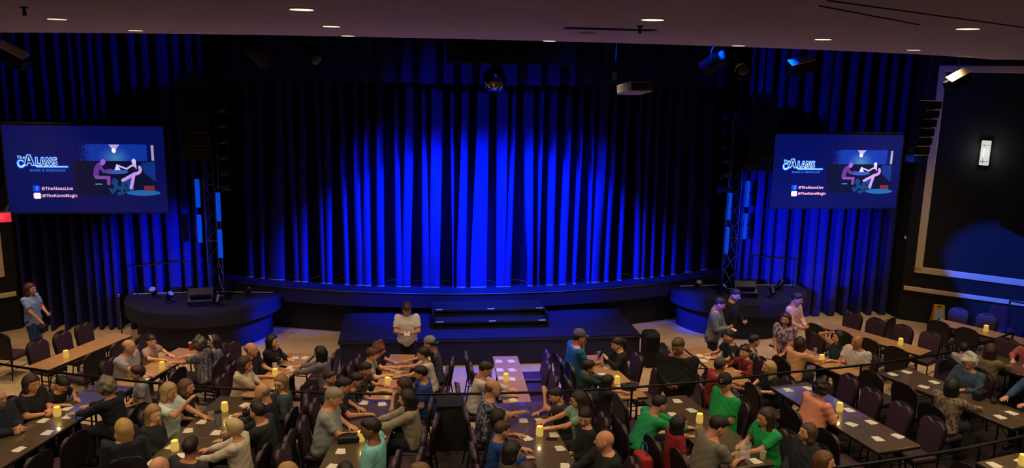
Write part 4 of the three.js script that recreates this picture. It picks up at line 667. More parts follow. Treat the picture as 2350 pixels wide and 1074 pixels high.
function cup(name, label, p, h, r, color, lidColor, extra) {
  const g = thing(name, label, 'cup', p); const m = extra || M(color, .6);
  mesh('body', new THREE.LatheGeometry([[0, 0], [r * .78, 0], [r, h], [r * 1.06, h], [r * 1.06, h - .006], [r * .96, h - .008], [r * .74, .006], [0, .006]].map(v => new THREE.Vector2(...v)), 20), m, g);
  if (lidColor !== undefined) mesh('lid', new THREE.CylinderGeometry(r * 1.04, r * 1.1, .014, 20).translate(0, h + .004, 0), M(lidColor, .5), g); else mesh('drink', new THREE.CylinderGeometry(r * .9, r * .88, .004, 18).translate(0, h * .7, 0), M(0x3a2a20, .2), g);
}
const clear = new THREE.MeshPhysicalMaterial({ color: 0xffffff, roughness: .1, transmission: .85, thickness: 0, ior: 1.3 });
cup('paper_cup', 'red cup on the second front-row table', [-5.774, 0.752, -15.162], .14, .045, 0xa01f24, 0xb8b0b0);
cup('paper_cup', 'white cup on the third front-row table', [-4.051, 0.752, -13.923], .15, .042, 0xb8b0b4);
cup('paper_cup', 'white paper cup left of the phone, green-shirt table', [2.512, 1.102, -9.295], .12, .042, 0xc8bfae);
cup('paper_cup', 'white paper cup at the corner, green-shirt table', [2.871, 1.102, -9.313], .12, .042, 0xc8bfae);
cup('drinking_glass', 'clear plastic glass on the second raised table', [-4.485, 1.102, -11.163], .11, .04, 0, undefined, clear);
cup('insulated_tumbler', 'pale tumbler with black lid on the second raised table', [-4.34, 1.102, -10.963], .19, .048, 0x8f8f98, 0x0c0c0e);
cup('drinking_glass', 'small clear glass on the fourth front-row table', [-1.87, 0.752, -13.979], .1, .035, 0, undefined, clear);
cup('paper_cup', 'pink cup held up on the teal-shirt table', [1.811, 0.752, -14.076], .16, .04, 0xb89aa8);
cup('drinking_glass', 'empty tumbler on the third front-row table right of centre', [6.107, 0.752, -14.108], .12, .035, 0, undefined, clear);
{ // pitcher
  const p = [2.639, 1.102, -9.357]; const g = thing('water_pitcher', 'clear plastic pitcher on the green-shirt table', 'pitcher', p, 1.2);
  mesh('jug', new THREE.LatheGeometry([[0, 0], [.06, 0], [.068, .02], [.075, .2], [.08, .22], [.077, .22], [.071, .19], [.062, .02], [0, .01]].map(v => new THREE.Vector2(...v)), 24), clear, g); mesh('handle', tube([[.072, .18, 0], [.125, .17, 0], [.125, .07, 0], [.066, .05, 0]], .009, 16, 6), clear, g); mesh('spout', new THREE.ConeGeometry(.03, .04, 8, 1, true).rotateZ(2.2).translate(-.085, .2, 0), clear, g);
}
function phone(label, p, turn) { const g = thing('mobile_phone', label, 'phone', p, turn); mesh('body', box(.075, .009, .15, 0, .005, 0, .004), MAT.blackGloss, g); mesh('screen', box(.068, .001, .14, 0, .0102, 0), M(0x10141c, .1), g); }
phone('black phone on the third front-row table', [-3.939, 0.752, -14.13], .9); phone('black phone on the middle raised table', [0.217, 1.102, -10.127], 1.4); phone('black phone between the paper cups, green-shirt table', [2.541, 1.102, -9.209], 1.7); phone('black phone behind the pitcher, green-shirt table', [2.813, 1.102, -9.567], 1.3); phone('black phone beside the near seam, second raised table', [-4.115, 1.102, -11.835], 1.5);
function bag(name, label, p, turn, w, h, d, color, strap) { const g = thing(name, label, 'bag', p, turn); mesh('body', box(w, h, d, 0, h / 2, 0, Math.min(w, h, d) * .3), M(color, .7), g); mesh('strap', tube([[-w * .35, h * .9, 0], [-w * .2, h * 1.3, .02], [w * .2, h * 1.3, .02], [w * .35, h * .9, 0]], .009, 14, 6), M(strap, .7), g); mesh('flap', box(w * .9, h * .35, .012, 0, h * .7, d / 2, .005), M(color, .6), g); return g; }
bag('handbag', 'black handbag on the table by the denim jacket', [7.193, 1.102, -10.98], .5, .26, .15, .14, 0x0b0b10, 0x0b0b10);
bag('glasses_case', 'black rounded case right of the black handbag', [7.339, 1.102, -10.848], .9, .2, .05, .08, 0x0a0a0e, 0x0a0a0e);
bag('handbag', 'black bag lying on the table by the grey polo man', [-2.516, 1.102, -10.305], .1, .3, .09, .16, 0x0a0a0c, 0x0a0a0c);
bag('tray_box', 'dark square box at the near end of the teal-shirt table', [1.989, 0.752, -12.636], .3, .22, .09, .2, 0x1b1b26, 0x1b1b26);
bag('handbag', 'dark bag on the second front-row table', [-5.754, 0.752, -13.841], .3, .16, .1, .1, 0x0c0a10, 0x0c0a10);
bag('shoulder_bag', 'pale grey-green bag beside the blond girl in navy', [-5.147, 0.85, -10.581], .5, .3, .26, .16, 0x6e7468, 0x565c52);

// ───────────────────────── people ─────────────────────────
// distance-field modelling: tapered capsules joined smoothly, meshed with surface nets
const lerp = (a, b, t) => a + (b - a) * t;
function capsule(a, b, ra, rb, k = .02, clip) {
  const dx = b[0] - a[0], dy = b[1] - a[1], dz = b[2] - a[2], L2 = dx * dx + dy * dy + dz * dz + 1e-9, R = Math.max(ra, rb) + .04;
  return { k, lo: [Math.min(a[0], b[0]) - R, Math.min(a[1], b[1]) - R, Math.min(a[2], b[2]) - R], hi: [Math.max(a[0], b[0]) + R, Math.max(a[1], b[1]) + R, Math.max(a[2], b[2]) + R],
    d(x, y, z) { const t0 = ((x - a[0]) * dx + (y - a[1]) * dy + (z - a[2]) * dz) / L2, t = t0 < 0 ? 0 : t0 > 1 ? 1 : t0; const ex = x - a[0] - dx * t, ey = y - a[1] - dy * t, ez = z - a[2] - dz * t; let d = Math.sqrt(ex * ex + ey * ey + ez * ez) - (ra + (rb - ra) * t); if (clip !== undefined) { const c = (t0 - clip) * Math.sqrt(L2); if (c > d) d = c; } return d; } };
}
function ellipsoid(c, r, k = .02, sub) { const R = Math.max(...r) + .04, m = Math.min(...r); return { k, sub, lo: c.map(v => v - R), hi: c.map(v => v + R), d(x, y, z) { const q = Math.sqrt(((x - c[0]) / r[0]) ** 2 + ((y - c[1]) / r[1]) ** 2 + ((z - c[2]) / r[2]) ** 2); return (q - 1) * m; } }; }
function meshField(prims, cell, post) {
  const lo = [1e9, 1e9, 1e9], hi = [-1e9, -1e9, -1e9]; for (const p of prims) for (let i = 0; i < 3; i++) { lo[i] = Math.min(lo[i], p.lo[i]); hi[i] = Math.max(hi[i], p.hi[i]); }
  const n = [0, 1, 2].map(i => Math.ceil((hi[i] - lo[i]) / cell) + 2), [nx, ny, nz] = n, F = new Float32Array(nx * ny * nz).fill(.5);
  for (const p of prims) {
    const i0 = [0, 1, 2].map(i => Math.max(0, Math.floor((p.lo[i] - lo[i]) / cell))), i1 = [0, 1, 2].map(i => Math.min(n[i] - 1, Math.ceil((p.hi[i] - lo[i]) / cell)));
    for (let z = i0[2]; z <= i1[2]; z++) for (let y = i0[1]; y <= i1[1]; y++) for (let x = i0[0]; x <= i1[0]; x++) {
      const id = (z * ny + y) * nx + x; let d = p.d(lo[0] + x * cell, lo[1] + y * cell, lo[2] + z * cell), f = F[id];
      if (p.sub) { d = -d; const h = Math.max(p.k - Math.abs(f - d), 0) / p.k; F[id] = Math.max(f, d) + h * h * p.k * .25; }
      else { const h = Math.max(p.k - Math.abs(f - d), 0) / p.k; F[id] = Math.min(f, d) - h * h * p.k * .25; }
    }
  }
  if (post) for (let z = 0, id = 0; z < nz; z++) for (let y = 0; y < ny; y++) for (let x = 0; x < nx; x++, id++) if (F[id] < .1) F[id] = post(F[id], lo[0] + x * cell, lo[1] + y * cell, lo[2] + z * cell);
  const vid = new Int32Array(nx * ny * nz).fill(-1), pos = [], idx = [], sy = nx, sz = nx * ny, off = [0, 1, sy, sy + 1, sz, sz + 1, sz + sy, sz + sy + 1];
  const E = [[0, 1], [2, 3], [4, 5], [6, 7], [0, 2], [1, 3], [4, 6], [5, 7], [0, 4], [1, 5], [2, 6], [3, 7]];
  for (let z = 0; z < nz - 1; z++) for (let y = 0; y < ny - 1; y++) for (let x = 0; x < nx - 1; x++) {
    const b = z * sz + y * sy + x; let m = 0; for (let i = 0; i < 8; i++) if (F[b + off[i]] < 0) m |= 1 << i; if (m === 0 || m === 255) continue;
    let c = 0, px = 0, py = 0, pz = 0; for (const [i, j] of E) { if (((m >> i) & 1) === ((m >> j) & 1)) continue; const a = F[b + off[i]], d = F[b + off[j]], t = a / (a - d); px += (i & 1) + ((j & 1) - (i & 1)) * t; py += ((i >> 1) & 1) + (((j >> 1) & 1) - ((i >> 1) & 1)) * t; pz += (i >> 2) + ((j >> 2) - (i >> 2)) * t; c++; }
    vid[b] = pos.length / 3; pos.push(lo[0] + (x + px / c) * cell, lo[1] + (y + py / c) * cell, lo[2] + (z + pz / c) * cell);
  }
  const quad = (a, b, c, d, f) => { if (a < 0 || b < 0 || c < 0 || d < 0) return; if (f) idx.push(a, b, c, a, c, d); else idx.push(a, c, b, a, d, c); };
  for (let z = 1; z < nz - 1; z++) for (let y = 1; y < ny - 1; y++) for (let x = 1; x < nx - 1; x++) {
    const b = z * sz + y * sy + x, s = F[b] < 0;
    if (s !== F[b + 1] < 0) quad(vid[b - sy - sz], vid[b - sz], vid[b], vid[b - sy], s);
    if (s !== F[b + sy] < 0) quad(vid[b - 1 - sz], vid[b - 1], vid[b], vid[b - sz], s);
    if (s !== F[b + sz] < 0) quad(vid[b - 1 - sy], vid[b - sy], vid[b], vid[b - 1], s);
  }
  const g = new THREE.BufferGeometry(); g.setAttribute('position', new THREE.Float32BufferAttribute(pos, 3)); g.setIndex(idx); g.computeVertexNormals(); return g;
}
const cache = {};
const once = (k, f) => cache[k] || (cache[k] = f());
// head in its own frame: origin at its centre, +z the face, +y the crown
function headGeo(kind) {
  return once('head' + kind, () => {
    const f = kind === 'f', j = f ? .9 : 1;
    return meshField([ellipsoid([0, .03, -.012], [.076, .09, .096], .02), capsule([0, 0, .03], [0, -.082 * (f ? .96 : 1), .052], .062 * j, .03 * j, .045), capsule([-.038 * j, -.03, .03], [.038 * j, -.03, .03], .042, .042, .03), capsule([-.03, .03, .078], [.03, .03, .078], .011, .011, .018),
      capsule([0, .018, .088], [0, -.022, .108], .009, .0135, .012), capsule([-.012, -.026, .098], [.012, -.026, .098], .008, .008, .008), ellipsoid([-.031, .014, .1], [.017, .012, .016], .012, true), ellipsoid([.031, .014, .1], [.017, .012, .016], .012, true), ellipsoid([-.031, .013, .077], [.014, .011, .011], .006), ellipsoid([.031, .013, .077], [.014, .011, .011], .006),
      capsule([-.016, -.05, .085], [.016, -.05, .085], .0085, .0085, .008), capsule([-.014, -.06, .084], [.014, -.06, .084], .008, .008, .006), ellipsoid([-.079, -.002, -.008], [.011, .031, .02], .01), ellipsoid([.079, -.002, -.008], [.011, .031, .02], .01), capsule([0, -.05, -.02], [0, -.15, -.035], f ? .047 : .056, f ? .05 : .06, .03)], .0076);
  });
}
function hairGeo(style) {
  return once('hair' + style, () => {
    const P = [], faceCut = (y, z, w = .1) => ({ k: .015, sub: true, lo: [-.2, -.3, -.02], hi: [.2, y + .06, .25], d: (px, py, pz) => Math.max(py - y + Math.max(0, Math.abs(px) - .035) * .6, z - pz, Math.abs(px) - w) });
    const below = (y, k = .012, zf) => ({ k, sub: true, lo: [-.2, -.4, -.2], hi: [.2, y + .06, .2], d: (px, py, pz) => py - y + (zf || 0) * pz });
    if (style === 'bald') return null;
    if (style === 'fringe') { P.push(ellipsoid([0, .024, -.018], [.083, .088, .1], .02), below(-.045, .012, -.3), { k: .015, sub: true, lo: [-.2, .0, -.2], hi: [.2, .25, .2], d: (x, y, z) => .038 - y - z * .25 }, faceCut(.2, .012)); }
    else if (style === 'short') { P.push(ellipsoid([0, .037, -.014], [.084, .096, .106], .02), ellipsoid([0, .08, .04], [.06, .045, .055], .03), below(-.045, .012, -.35), faceCut(.066, .045)); }
    else if (style === 'shortf') { P.push(ellipsoid([0, .036, -.014], [.092, .105, .114], .02), ellipsoid([.01, .085, .05], [.066, .045, .055], .03), below(-.07, .012, -.2), faceCut(.06, .05)); }
    else if (style === 'curly' || style === 'curlys') { const r = rng(9), big = style === 'curly' ? 1 : .8; P.push(ellipsoid([0, .03, -.025], [.1 * (.9 + .1 * big), .115, .118], .02)); for (let i = 0; i < 60; i++) { const t = r() * 6.28, v = r() * 2 - .75, q = Math.sqrt(Math.max(0, 1 - Math.min(1, v * v))); P.push(ellipsoid([Math.cos(t) * q * .1 * big, .03 + v * .115, -.025 + Math.sin(t) * q * .112 * big], [.028, .028, .028], .02)); } P.push(below(-.1 * big, .012, -.1), faceCut(.056, .04, .075)); }
    else { const len = { bob: -.15, bobh: -.15, long: -.33, pony: -.05 }[style];
      P.push(ellipsoid([0, .034, -.016], [.09, .102, .112], .02));
      if (style !== 'pony') { for (const s of [-1, 1]) P.push(capsule([s * .058, .035, -.015], [s * .07, len * .5, style === 'long' ? .0 : -.015], .04, .036, .04), capsule([s * .07, len * .5, style === 'long' ? .0 : -.015], [s * (style === 'long' ? .075 : .055), len * .9, style === 'long' ? .025 : -.02], .036, style === 'long' ? .02 : .026, .04), capsule([s * .03, .0, -.07], [s * .045, len * .95, -.07], .052, .03, .04)); P.push(capsule([0, 0, -.072], [0, len, -.078], .055, .034, .04)); }
      else { P.push(below(-.055, .012, -.3), capsule([0, .04, -.115], [0, .0, -.15], .03, .035, .02), capsule([0, .0, -.15], [0, -.17, -.13], .036, .018, .02)); }
      P.push(faceCut(style === 'long' ? .07 : .06, style === 'pony' ? .03 : .035, style === 'pony' ? .12 : .066));
    }
    const am = style.startsWith('curly') ? .004 : .0035;
    return meshField(P, .013, (f, x, y, z) => f + am * Math.sin(Math.atan2(x, z + .02) * 22 + y * 14) * (style.startsWith('curly') ? Math.sin(y * 140) : 1));
  });
}
// hand in its own frame: wrist at the origin, fingers along +y, palm facing +z, thumb towards +x
function handGeo(curl) {
  return once('hand' + curl, () => {
    const P = [], K = [[-.03, .082, .062], [-.01, .09, .072], [.011, .088, .066], [.031, .08, .052]];
    K.forEach(([x, y, L], i) => { P.push(capsule([x * .55, .012, 0], [x, y, 0], .016, .0125, .012)); const r = .0098 - .0006 * Math.abs(i - 1), a1 = curl * .8, a2 = curl * 1.9, s1 = L * .52, s2 = L * .5; const p1 = [x * 1.06, y + Math.cos(a1) * s1, Math.sin(a1) * s1], p2 = [x * 1.08, p1[1] + Math.cos(a2) * s2, p1[2] + Math.sin(a2) * s2]; P.push(capsule([x, y, 0], p1, r + .001, r, .004), capsule(p1, p2, r, r * .82, .004)); });
    P.push(capsule([.016, .02, .004], [.046, .052, .018], .017, .0125, .012), capsule([.046, .052, .018], [.056, .084, .026 + curl * .02], .0115, .009, .004), capsule([0, -.03, 0], [0, .015, 0], .026, .025, .015));
    return meshField(P.map(p => { p.lo = p.lo.map(v => v + .025); p.hi = p.hi.map(v => v - .025); return p; }), .0082);
  });
}
const lin = h => new THREE.Color(h);
function paint(g, fn) { const p = g.attributes.position, c = new Float32Array(p.count * 3); for (let i = 0; i < p.count; i++) { const q = fn(p.getX(i), p.getY(i), p.getZ(i)); c[i * 3] = q.r; c[i * 3 + 1] = q.g; c[i * 3 + 2] = q.b; } g.setAttribute('color', new THREE.BufferAttribute(c, 3)); return g; }
const skinMat = new THREE.MeshStandardMaterial({ vertexColors: true, roughness: .55 }), clothMat = new THREE.MeshStandardMaterial({ vertexColors: true, roughness: .9 });
const matCache = {}; const cm = (h, r = .85) => matCache[h + r] || (matCache[h + r] = M(h, r));
const shoeGeo = meshField([capsule([0, .045, -.05], [0, .035, .13], .045, .036, .02), capsule([0, .06, -.06], [0, .1, -.06], .045, .042, .02), { k: .006, sub: true, lo: [-.1, -.1, -.2], hi: [.1, .03, .25], d: (x, y, z) => y - .002 }], .024);
function vadd(a, b, s = 1) { return [a[0] + b[0] * s, a[1] + b[1] * s, a[2] + b[2] * s]; }
function basis(dir, hint) { const y = V(...dir).normalize(), z = V(...hint); z.addScaledVector(y, -z.dot(y)).normalize(); const x = new THREE.Vector3().crossVectors(y, z); return new THREE.Matrix4().makeBasis(x, y, z); }
function makePerson(q, index) {
  const k = q.k, stand = !!q.stand, up = q.up || 0, kid = k < .9, female = /woman|girl|bob|long|pony|shortf|curly/.test(q.lab.split(' ').slice(0, 2).join(' ') + q.hair[0]);
  const g = thing('person', q.lab, 'person', q.p, rad(q.yaw));
  const L = rad(q.lean), P = [0, (stand ? .93 * k : .47 + .095 * k) + up, 0], S = [0, Math.cos(L), Math.sin(L)], N = vadd(P, S, .5 * k), D = [0, -Math.sin(L), Math.cos(L)];
  const nd = .55 * L, HCn = [0, N[1] + .15 * k * Math.cos(nd), N[2] + .15 * k * Math.sin(nd) + .035 * k], w = (female ? 1.06 : 1.16) * (kid ? .92 : 1) * (q.wide || 1.05), belly = q.belly || 0, bust = female && !kid ? .012 : 0;
  // torso rings: height along the spine, half width, half depth, forward shift
  const RG = [[-.28, .13, .1, 0], [-.14, .165, .12, 0], [0, .172, .125, .01 + belly * .4], [.25, .15 + belly * .5, .112 + belly * .6, .012 + belly * .6], [.5, .152 + belly * .3, .115 + belly * .25, .012 + belly * .3 + bust], [.75, .168, .108, .006 + bust], [.9, .158, .09, -.004], [.97, .115, .075, -.008], [1.03, .068, .06, 0], [1.08, .055, .052, .004]];
  const torso = (off, t0, t1, kk = .03) => ({ k: kk, lo: [-.26 * k - .06, Math.min(P[1] - .2, N[1] - .2), Math.min(P[2], N[2]) - .26], hi: [.26 * k + .06, N[1] + .12, Math.max(P[2], N[2]) + .3], d(x, y, z) {
    const ex = x, ey = y - P[1], ez = z - P[2]; let a = (ey * S[1] + ez * S[2]) / (.5 * k); const dep = (ey * D[1] + ez * D[2]), ax = Math.max(t0 - a, a - t1); const tt = Math.min(Math.max(a, -.28), 1.08); let i = 0; while (i < RG.length - 2 && RG[i + 1][0] < tt) i++; const u = (tt - RG[i][0]) / (RG[i + 1][0] - RG[i][0]), A = lerp(RG[i][1], RG[i + 1][1], u) * k * w + off, B = lerp(RG[i][2], RG[i + 1][2], u) * k * 1.1 * Math.sqrt(q.wide || 1) + off, c = lerp(RG[i][3], RG[i + 1][3], u) * k; const rr = Math.sqrt((ex / A) ** 2 + ((dep - c) / B) ** 2); return Math.max((rr - 1) * Math.min(A, B), ax * .5 * k); } });
  const sh = s => vadd(vadd(vadd(P, S, .462 * k), [s * .165 * k * w, 0, 0]), D, -.005);
  const tb = .75;
  const tgt = (a, s) => {
    if (Array.isArray(a)) return [a[0] * 1, a[1], a[2]];
    const r = q.reach;
    return { table: [s * .13, tb + .035, r + .14], tablef: [s * .10, tb + .035, r + .30], clasp: [s * .035, tb + .045, r + .12], lap: [s * .08, .64 * (stand ? 1.3 : 1), .2], chin: [s * .02, HCn[1] - .13 * k, HCn[2] + .085 * k], front: [s * .07, 1.02 * k, .3 * k], note: [s * .05, 1.13 * k, .3 * k], hang: [s * .26 * k, .78 * k, .05], side: [s * .2 * k, .95 * k, .3 * k] }[a];
  };
  const arm = (s, a) => {
    const A = sh(s); let T = tgt(a, s); const l1 = .285 * k, l2 = .25 * k; let d = V(T[0] - A[0], T[1] - A[1], T[2] - A[2]), dl = d.length(); const mx = (l1 + l2) * .985; if (dl > mx) { d.multiplyScalar(mx / dl); dl = mx; T = [A[0] + d.x, A[1] + d.y, A[2] + d.z]; } if (dl < .14) { dl = .14; }
    d.normalize(); const ca = (l1 * l1 + dl * dl - l2 * l2) / (2 * l1 * dl), sa = Math.sqrt(Math.max(0, 1 - ca * ca)); const pole = V(s * .75, -1, a === 'hang' ? -.6 : -.25); pole.addScaledVector(d, -pole.dot(d)).normalize();
    const E = [A[0] + (d.x * ca + pole.x * sa) * l1, A[1] + (d.y * ca + pole.y * sa) * l1, A[2] + (d.z * ca + pole.z * sa) * l1]; return { A, E, T, s, a };
  };
  const arms = [arm(1, q.arms[0]), arm(-1, q.arms[1])];
  // forearms that would dip below the table top are lifted on to it
  if (!stand) for (const a of arms) if (typeof a.a === 'string' && /table|clasp/.test(a.a) && a.E[2] > q.reach - .05 && a.E[1] < tb + .06) a.E[1] = tb + .06;
  const hips = [1, -1].map(s => [s * .085 * k, P[1] - .01, P[2] + .01]);
  const legs = hips.map((h, i) => { const s = i ? -1 : 1; if (stand) return { h, kn: [s * .09 * k, P[1] - .42 * k, .03], an: [s * .1 * k, .09, -.02 + s * .03] }; const kl = .42 * k, ky = Math.min(P[1] - .02, .56), an = kid ? Math.max(.09, ky - .4 * k) : .09; return { h, kn: [s * .1 * k, ky, kl], an: [s * .1 * k, an, kl - .02 + s * .05] }; });
  // body: one skin surface
  const skin = lin(q.skin), B = [torso(-.004, -.28, 1.06)];
  for (const a of arms) B.push(capsule(a.A, a.E, .056 * k, .042 * k, .03), capsule(a.E, a.T, .042 * k, .028 * k, .02));
  for (const l of legs) B.push(capsule(l.h, l.kn, .08 * k, .056 * k, .03), capsule(l.kn, l.an, .052 * k, .036 * k, .02));
  B.push(capsule(vadd(N, S, -.03), [0, HCn[1] - .06 * k, HCn[2] - .02], .055 * k, .05 * k, .03));
  const parts = [paint(meshField(B, .029), () => skin)];
  const hm = new THREE.Matrix4().compose(V(...HCn), new THREE.Quaternion().setFromEuler(new THREE.Euler(rad(q.hp || 0) + nd * .5, rad(q.hy || 0), 0, 'YXZ')), V(1, 1, 1).multiplyScalar((kid ? lerp(k, 1, .35) : k) * 1.08));
  const hair = q.hair[1], brow = lin(hair === '#000000' ? '#3a2a20' : hair).lerp(skin, .45), lip = skin.clone().multiply(new THREE.Color(.85, .5, .5)), dark = lin('#2a1a14'), white = lin('#b8a89c'), mustache = (q.ex || []).includes('beard');
  const head = paint(headGeo(female ? 'f' : 'm').clone(), (x, y, z) => { if (z > .06) { const ex = Math.abs(Math.abs(x) - .031); if (ex < .0055 && Math.abs(y - .013) < .006) return dark; if (ex < .013 && Math.abs(y - .013) < .006) return white; if (ex < .017 && Math.abs(y - .037 + ex * .15) < .0042) return brow; if (Math.abs(x) < .024 && Math.abs(y + .055) < .0085 && z > .07) return lip; } return skin; });
  head.applyMatrix4(hm); parts.push(head);
  for (const a of arms) {
    const dir = [a.T[0] - a.E[0], a.T[1] - a.E[1], a.T[2] - a.E[2]], curl = a.a === 'clasp' || a.a === 'chin' ? .95 : a.a === 'hang' || a.a === 'lap' ? .4 : a.a === 'note' || a.a === 'front' ? .8 : .3;
    let hd = dir, hint = [0, -1, 0.001]; if (/table/.test(a.a)) hd = [dir[0], -Math.abs(dir[2]) * .1, Math.abs(dir[2]) + .1]; if (a.a === 'lap') hd = [-a.s * .3, -.1, 1]; if (a.a === 'hang') hint = [-a.s, 0, 0]; if (a.a === 'chin') { hd = [-a.s * .1, .6, .3]; hint = [0, 0, -1]; } if (a.a === 'clasp') { hd = [-a.s * .7, .1, .6]; hint = [-a.s * .6, -.3, -.6]; } if (a.a === 'note' || a.a === 'front') { hd = [-a.s * .5, .05, .6]; hint = [-a.s * .6, .6, -.2]; }
    const m = basis(hd, hint); const h = handGeo(curl).clone(); const sx = a.s > 0 ? -1 : 1; if (sx < 0) { h.scale(-1, 1, 1); const ix = h.index; for (let i = 0; i < ix.count; i += 3) { const t = ix.getX(i); ix.setX(i, ix.getX(i + 1)); ix.setX(i + 1, t); } }
    m.scale(V(k, k, k)); m.setPosition(a.T[0], a.T[1], a.T[2]); h.applyMatrix4(m); h.computeVertexNormals(); parts.push(paint(h, () => skin));
  }
  mesh('body', mergeGeometries(parts, false), skinMat, g);
  // clothing
  const [type, col, col2] = q.top, c1 = lin(col), c2 = lin(col2 || col), long = ['long', 'hoodie', 'stripe'].includes(type), ph = index * 1.7;
  const hem = stand ? -.26 : -.12, C = [torso(.014, hem, .995)];
  if (type !== 'vest') for (const a of arms) { C.push(capsule(a.A, a.E, .074 * k, .062 * k, .04, long ? 1.1 : .72)); if (long) C.push(capsule(a.E, a.T, .058 * k, .044 * k, .02, .93)); }
  if (type === 'hoodie') { C.push(capsule([-.08 * k, N[1] - .01, N[2] - .06 * k], [.08 * k, N[1] - .01, N[2] - .06 * k], .05 * k, .05 * k, .03), capsule([-.07 * k, N[1] + .01, N[2] - .02], [-.035 * k, N[1] - .05, N[2] + .07 * k], .03 * k, .018 * k, .02), capsule([.07 * k, N[1] + .01, N[2] - .02], [.035 * k, N[1] - .05, N[2] + .07 * k], .03 * k, .018 * k, .02)); }
  const shirt = meshField(C, .024, (f, x, y, z) => f + .0045 * Math.sin(x * 31 + y * 23 + ph) * Math.sin(y * 37 - z * 29 + ph * 2) + .003 * Math.sin(y * 61 + x * 40 + ph));
  mesh({ hoodie: 'hoodie', vest: 'sleeveless_top', long: 'long_sleeved_top', stripe: 'sweater', tee: 'shirt' }[type], paint(shirt, (x, y, z) => { if (!col2) return c1; if (type === 'stripe') return z > .06 && Math.abs(x) < .12 && Math.sin((y - N[1]) * 95) > .35 && y < N[1] - .12 && y > N[1] - .32 ? c2 : c1; return Math.sin(x * 83 + 2.1 * Math.sin(y * 51 + ph)) * Math.sin(y * 77 + 1.7 * Math.sin(z * 63)) + .5 * Math.sin(z * 91 + x * 37) > .12 ? c2 : c1; }), clothMat, g);
  if (type === 'tee' && !/T-shirt|sleeve|blouse/.test(q.lab)) { const cl = new THREE.TorusGeometry(.062 * k, .012 * k, 6, 16, Math.PI * 1.7).rotateX(Math.PI / 2).rotateY(Math.PI * .65 + Math.PI / 2); mesh('collar', cl.translate(N[0], N[1] + .005, N[2] + .0), cm(col), g); }
  const Q = [torso(.01, -.29, .06)]; for (const l of legs) Q.push(capsule(l.h, l.kn, .094 * k, .072 * k, .03), capsule(l.kn, l.an, .068 * k, .056 * k, .02, .97));
  mesh('trousers', meshField(Q, .03, (f, x, y, z) => f + .004 * Math.sin(y * 40 + ph) * Math.sin(x * 30 + z * 25)), cm(q.pants, .9), g);
  for (const l of legs) { const s = mesh('shoe', shoeGeo, cm('#1a1614', .5), g); s.position.set(l.an[0], Math.max(0, l.an[1] - .09), l.an[2] + .02); s.scale.setScalar(k); }
  const hg = hairGeo(q.hair[0]); if (hg) mesh('hair', hg.clone().applyMatrix4(hm), cm(hair, .6), g);
  const ex = q.ex || [];
  const headPart = (name, geo, mat, parent = g) => mesh(name, geo.applyMatrix4(hm), mat, parent);
  if (ex.includes('beard')) headPart('beard', meshField([capsule([-.045, -.05, .045], [.045, -.05, .045], .03, .03, .02), capsule([0, -.075, .06], [0, -.12, .06], .042, .025, .02), { k: .01, sub: true, lo: [-.1, -.07, .07], hi: [.1, -.03, .15], d: (x, y, z) => Math.max(Math.abs(x) - .018, Math.abs(y + .052) - .008, .08 - z) }], .01), cm(ex[ex.indexOf('beard') + 1], .9));
  for (const t of ['cap', 'capback']) if (ex.includes(t)) {
    const pr = [[.0, .088], [.03, .085], [.06, .07], [.08, .045], [.091, .01], [.093, -.02], [.088, -.02]].map(v => new THREE.Vector2(...v)), cg = new THREE.LatheGeometry(pr, 24).scale(1, 1, 1.16).rotateX(t === 'cap' ? .08 : -.05).translate(0, .068, -.006);
    const crown = headPart('cap', cg, cm(ex[ex.indexOf(t) + 1], .8)); const vs = new THREE.Shape(); vs.moveTo(-.072, 0); vs.bezierCurveTo(-.075, .06, -.04, .085, 0, .085); vs.bezierCurveTo(.04, .085, .075, .06, .072, 0); vs.bezierCurveTo(.04, .03, -.04, .03, -.072, 0);
    const vg = new THREE.ExtrudeGeometry(vs, { depth: .005, bevelEnabled: false, curveSegments: 8 }).rotateX(Math.PI / 2 + .2).translate(0, .052, .078); if (t === 'capback') vg.rotateY(Math.PI).translate(0, -.02, 0); headPart('visor', vg, cm(t === 'capback' ? '#1c3f6e' : ex[ex.indexOf(t) + 1], .8), crown);
    if (/black cap/.test(q.lab)) headPart('cap_emblem', new THREE.TorusGeometry(.02, .005, 6, 16, 5).rotateX(-.35).translate(0, .1, .1), cm('#a08c5a', .6), crown);
  }
  if (ex.includes('glasses')) { const gl = headPart('glasses', join([new THREE.TorusGeometry(.02, .0028, 6, 18).translate(-.031, .012, .102), new THREE.TorusGeometry(.02, .0028, 6, 18).translate(.031, .012, .102), rod([-.011, .014, .104], [.011, .014, .104], .0025, 5), rod([-.051, .014, .1], [-.08, .012, .0], .0025, 5), rod([.051, .014, .1], [.08, .012, .0], .0025, 5)]), MAT.black); }
  if (ex.includes('headband')) headPart('headband', new THREE.TorusGeometry(.102, .013, 8, 24, Math.PI).scale(.93, 1.02, 1).rotateX(-.1).translate(0, .036, .03), cm('#d8d0d0', .8));
  if (ex.includes('scarf')) mesh('inner_shirt', new THREE.SphereGeometry(.05, 12, 10).scale(.8, 2.4, .5).translate(0, N[1] - .16, N[2] + .085), cm('#b8aa9a'), g);
  // things held in a hand stand on their own
  const toWorld = (v) => { const r = V(...v).applyAxisAngle(V(0, 1, 0), rad(q.yaw)); return [r.x + q.p[0], r.y + q.p[1], r.z + q.p[2]]; };
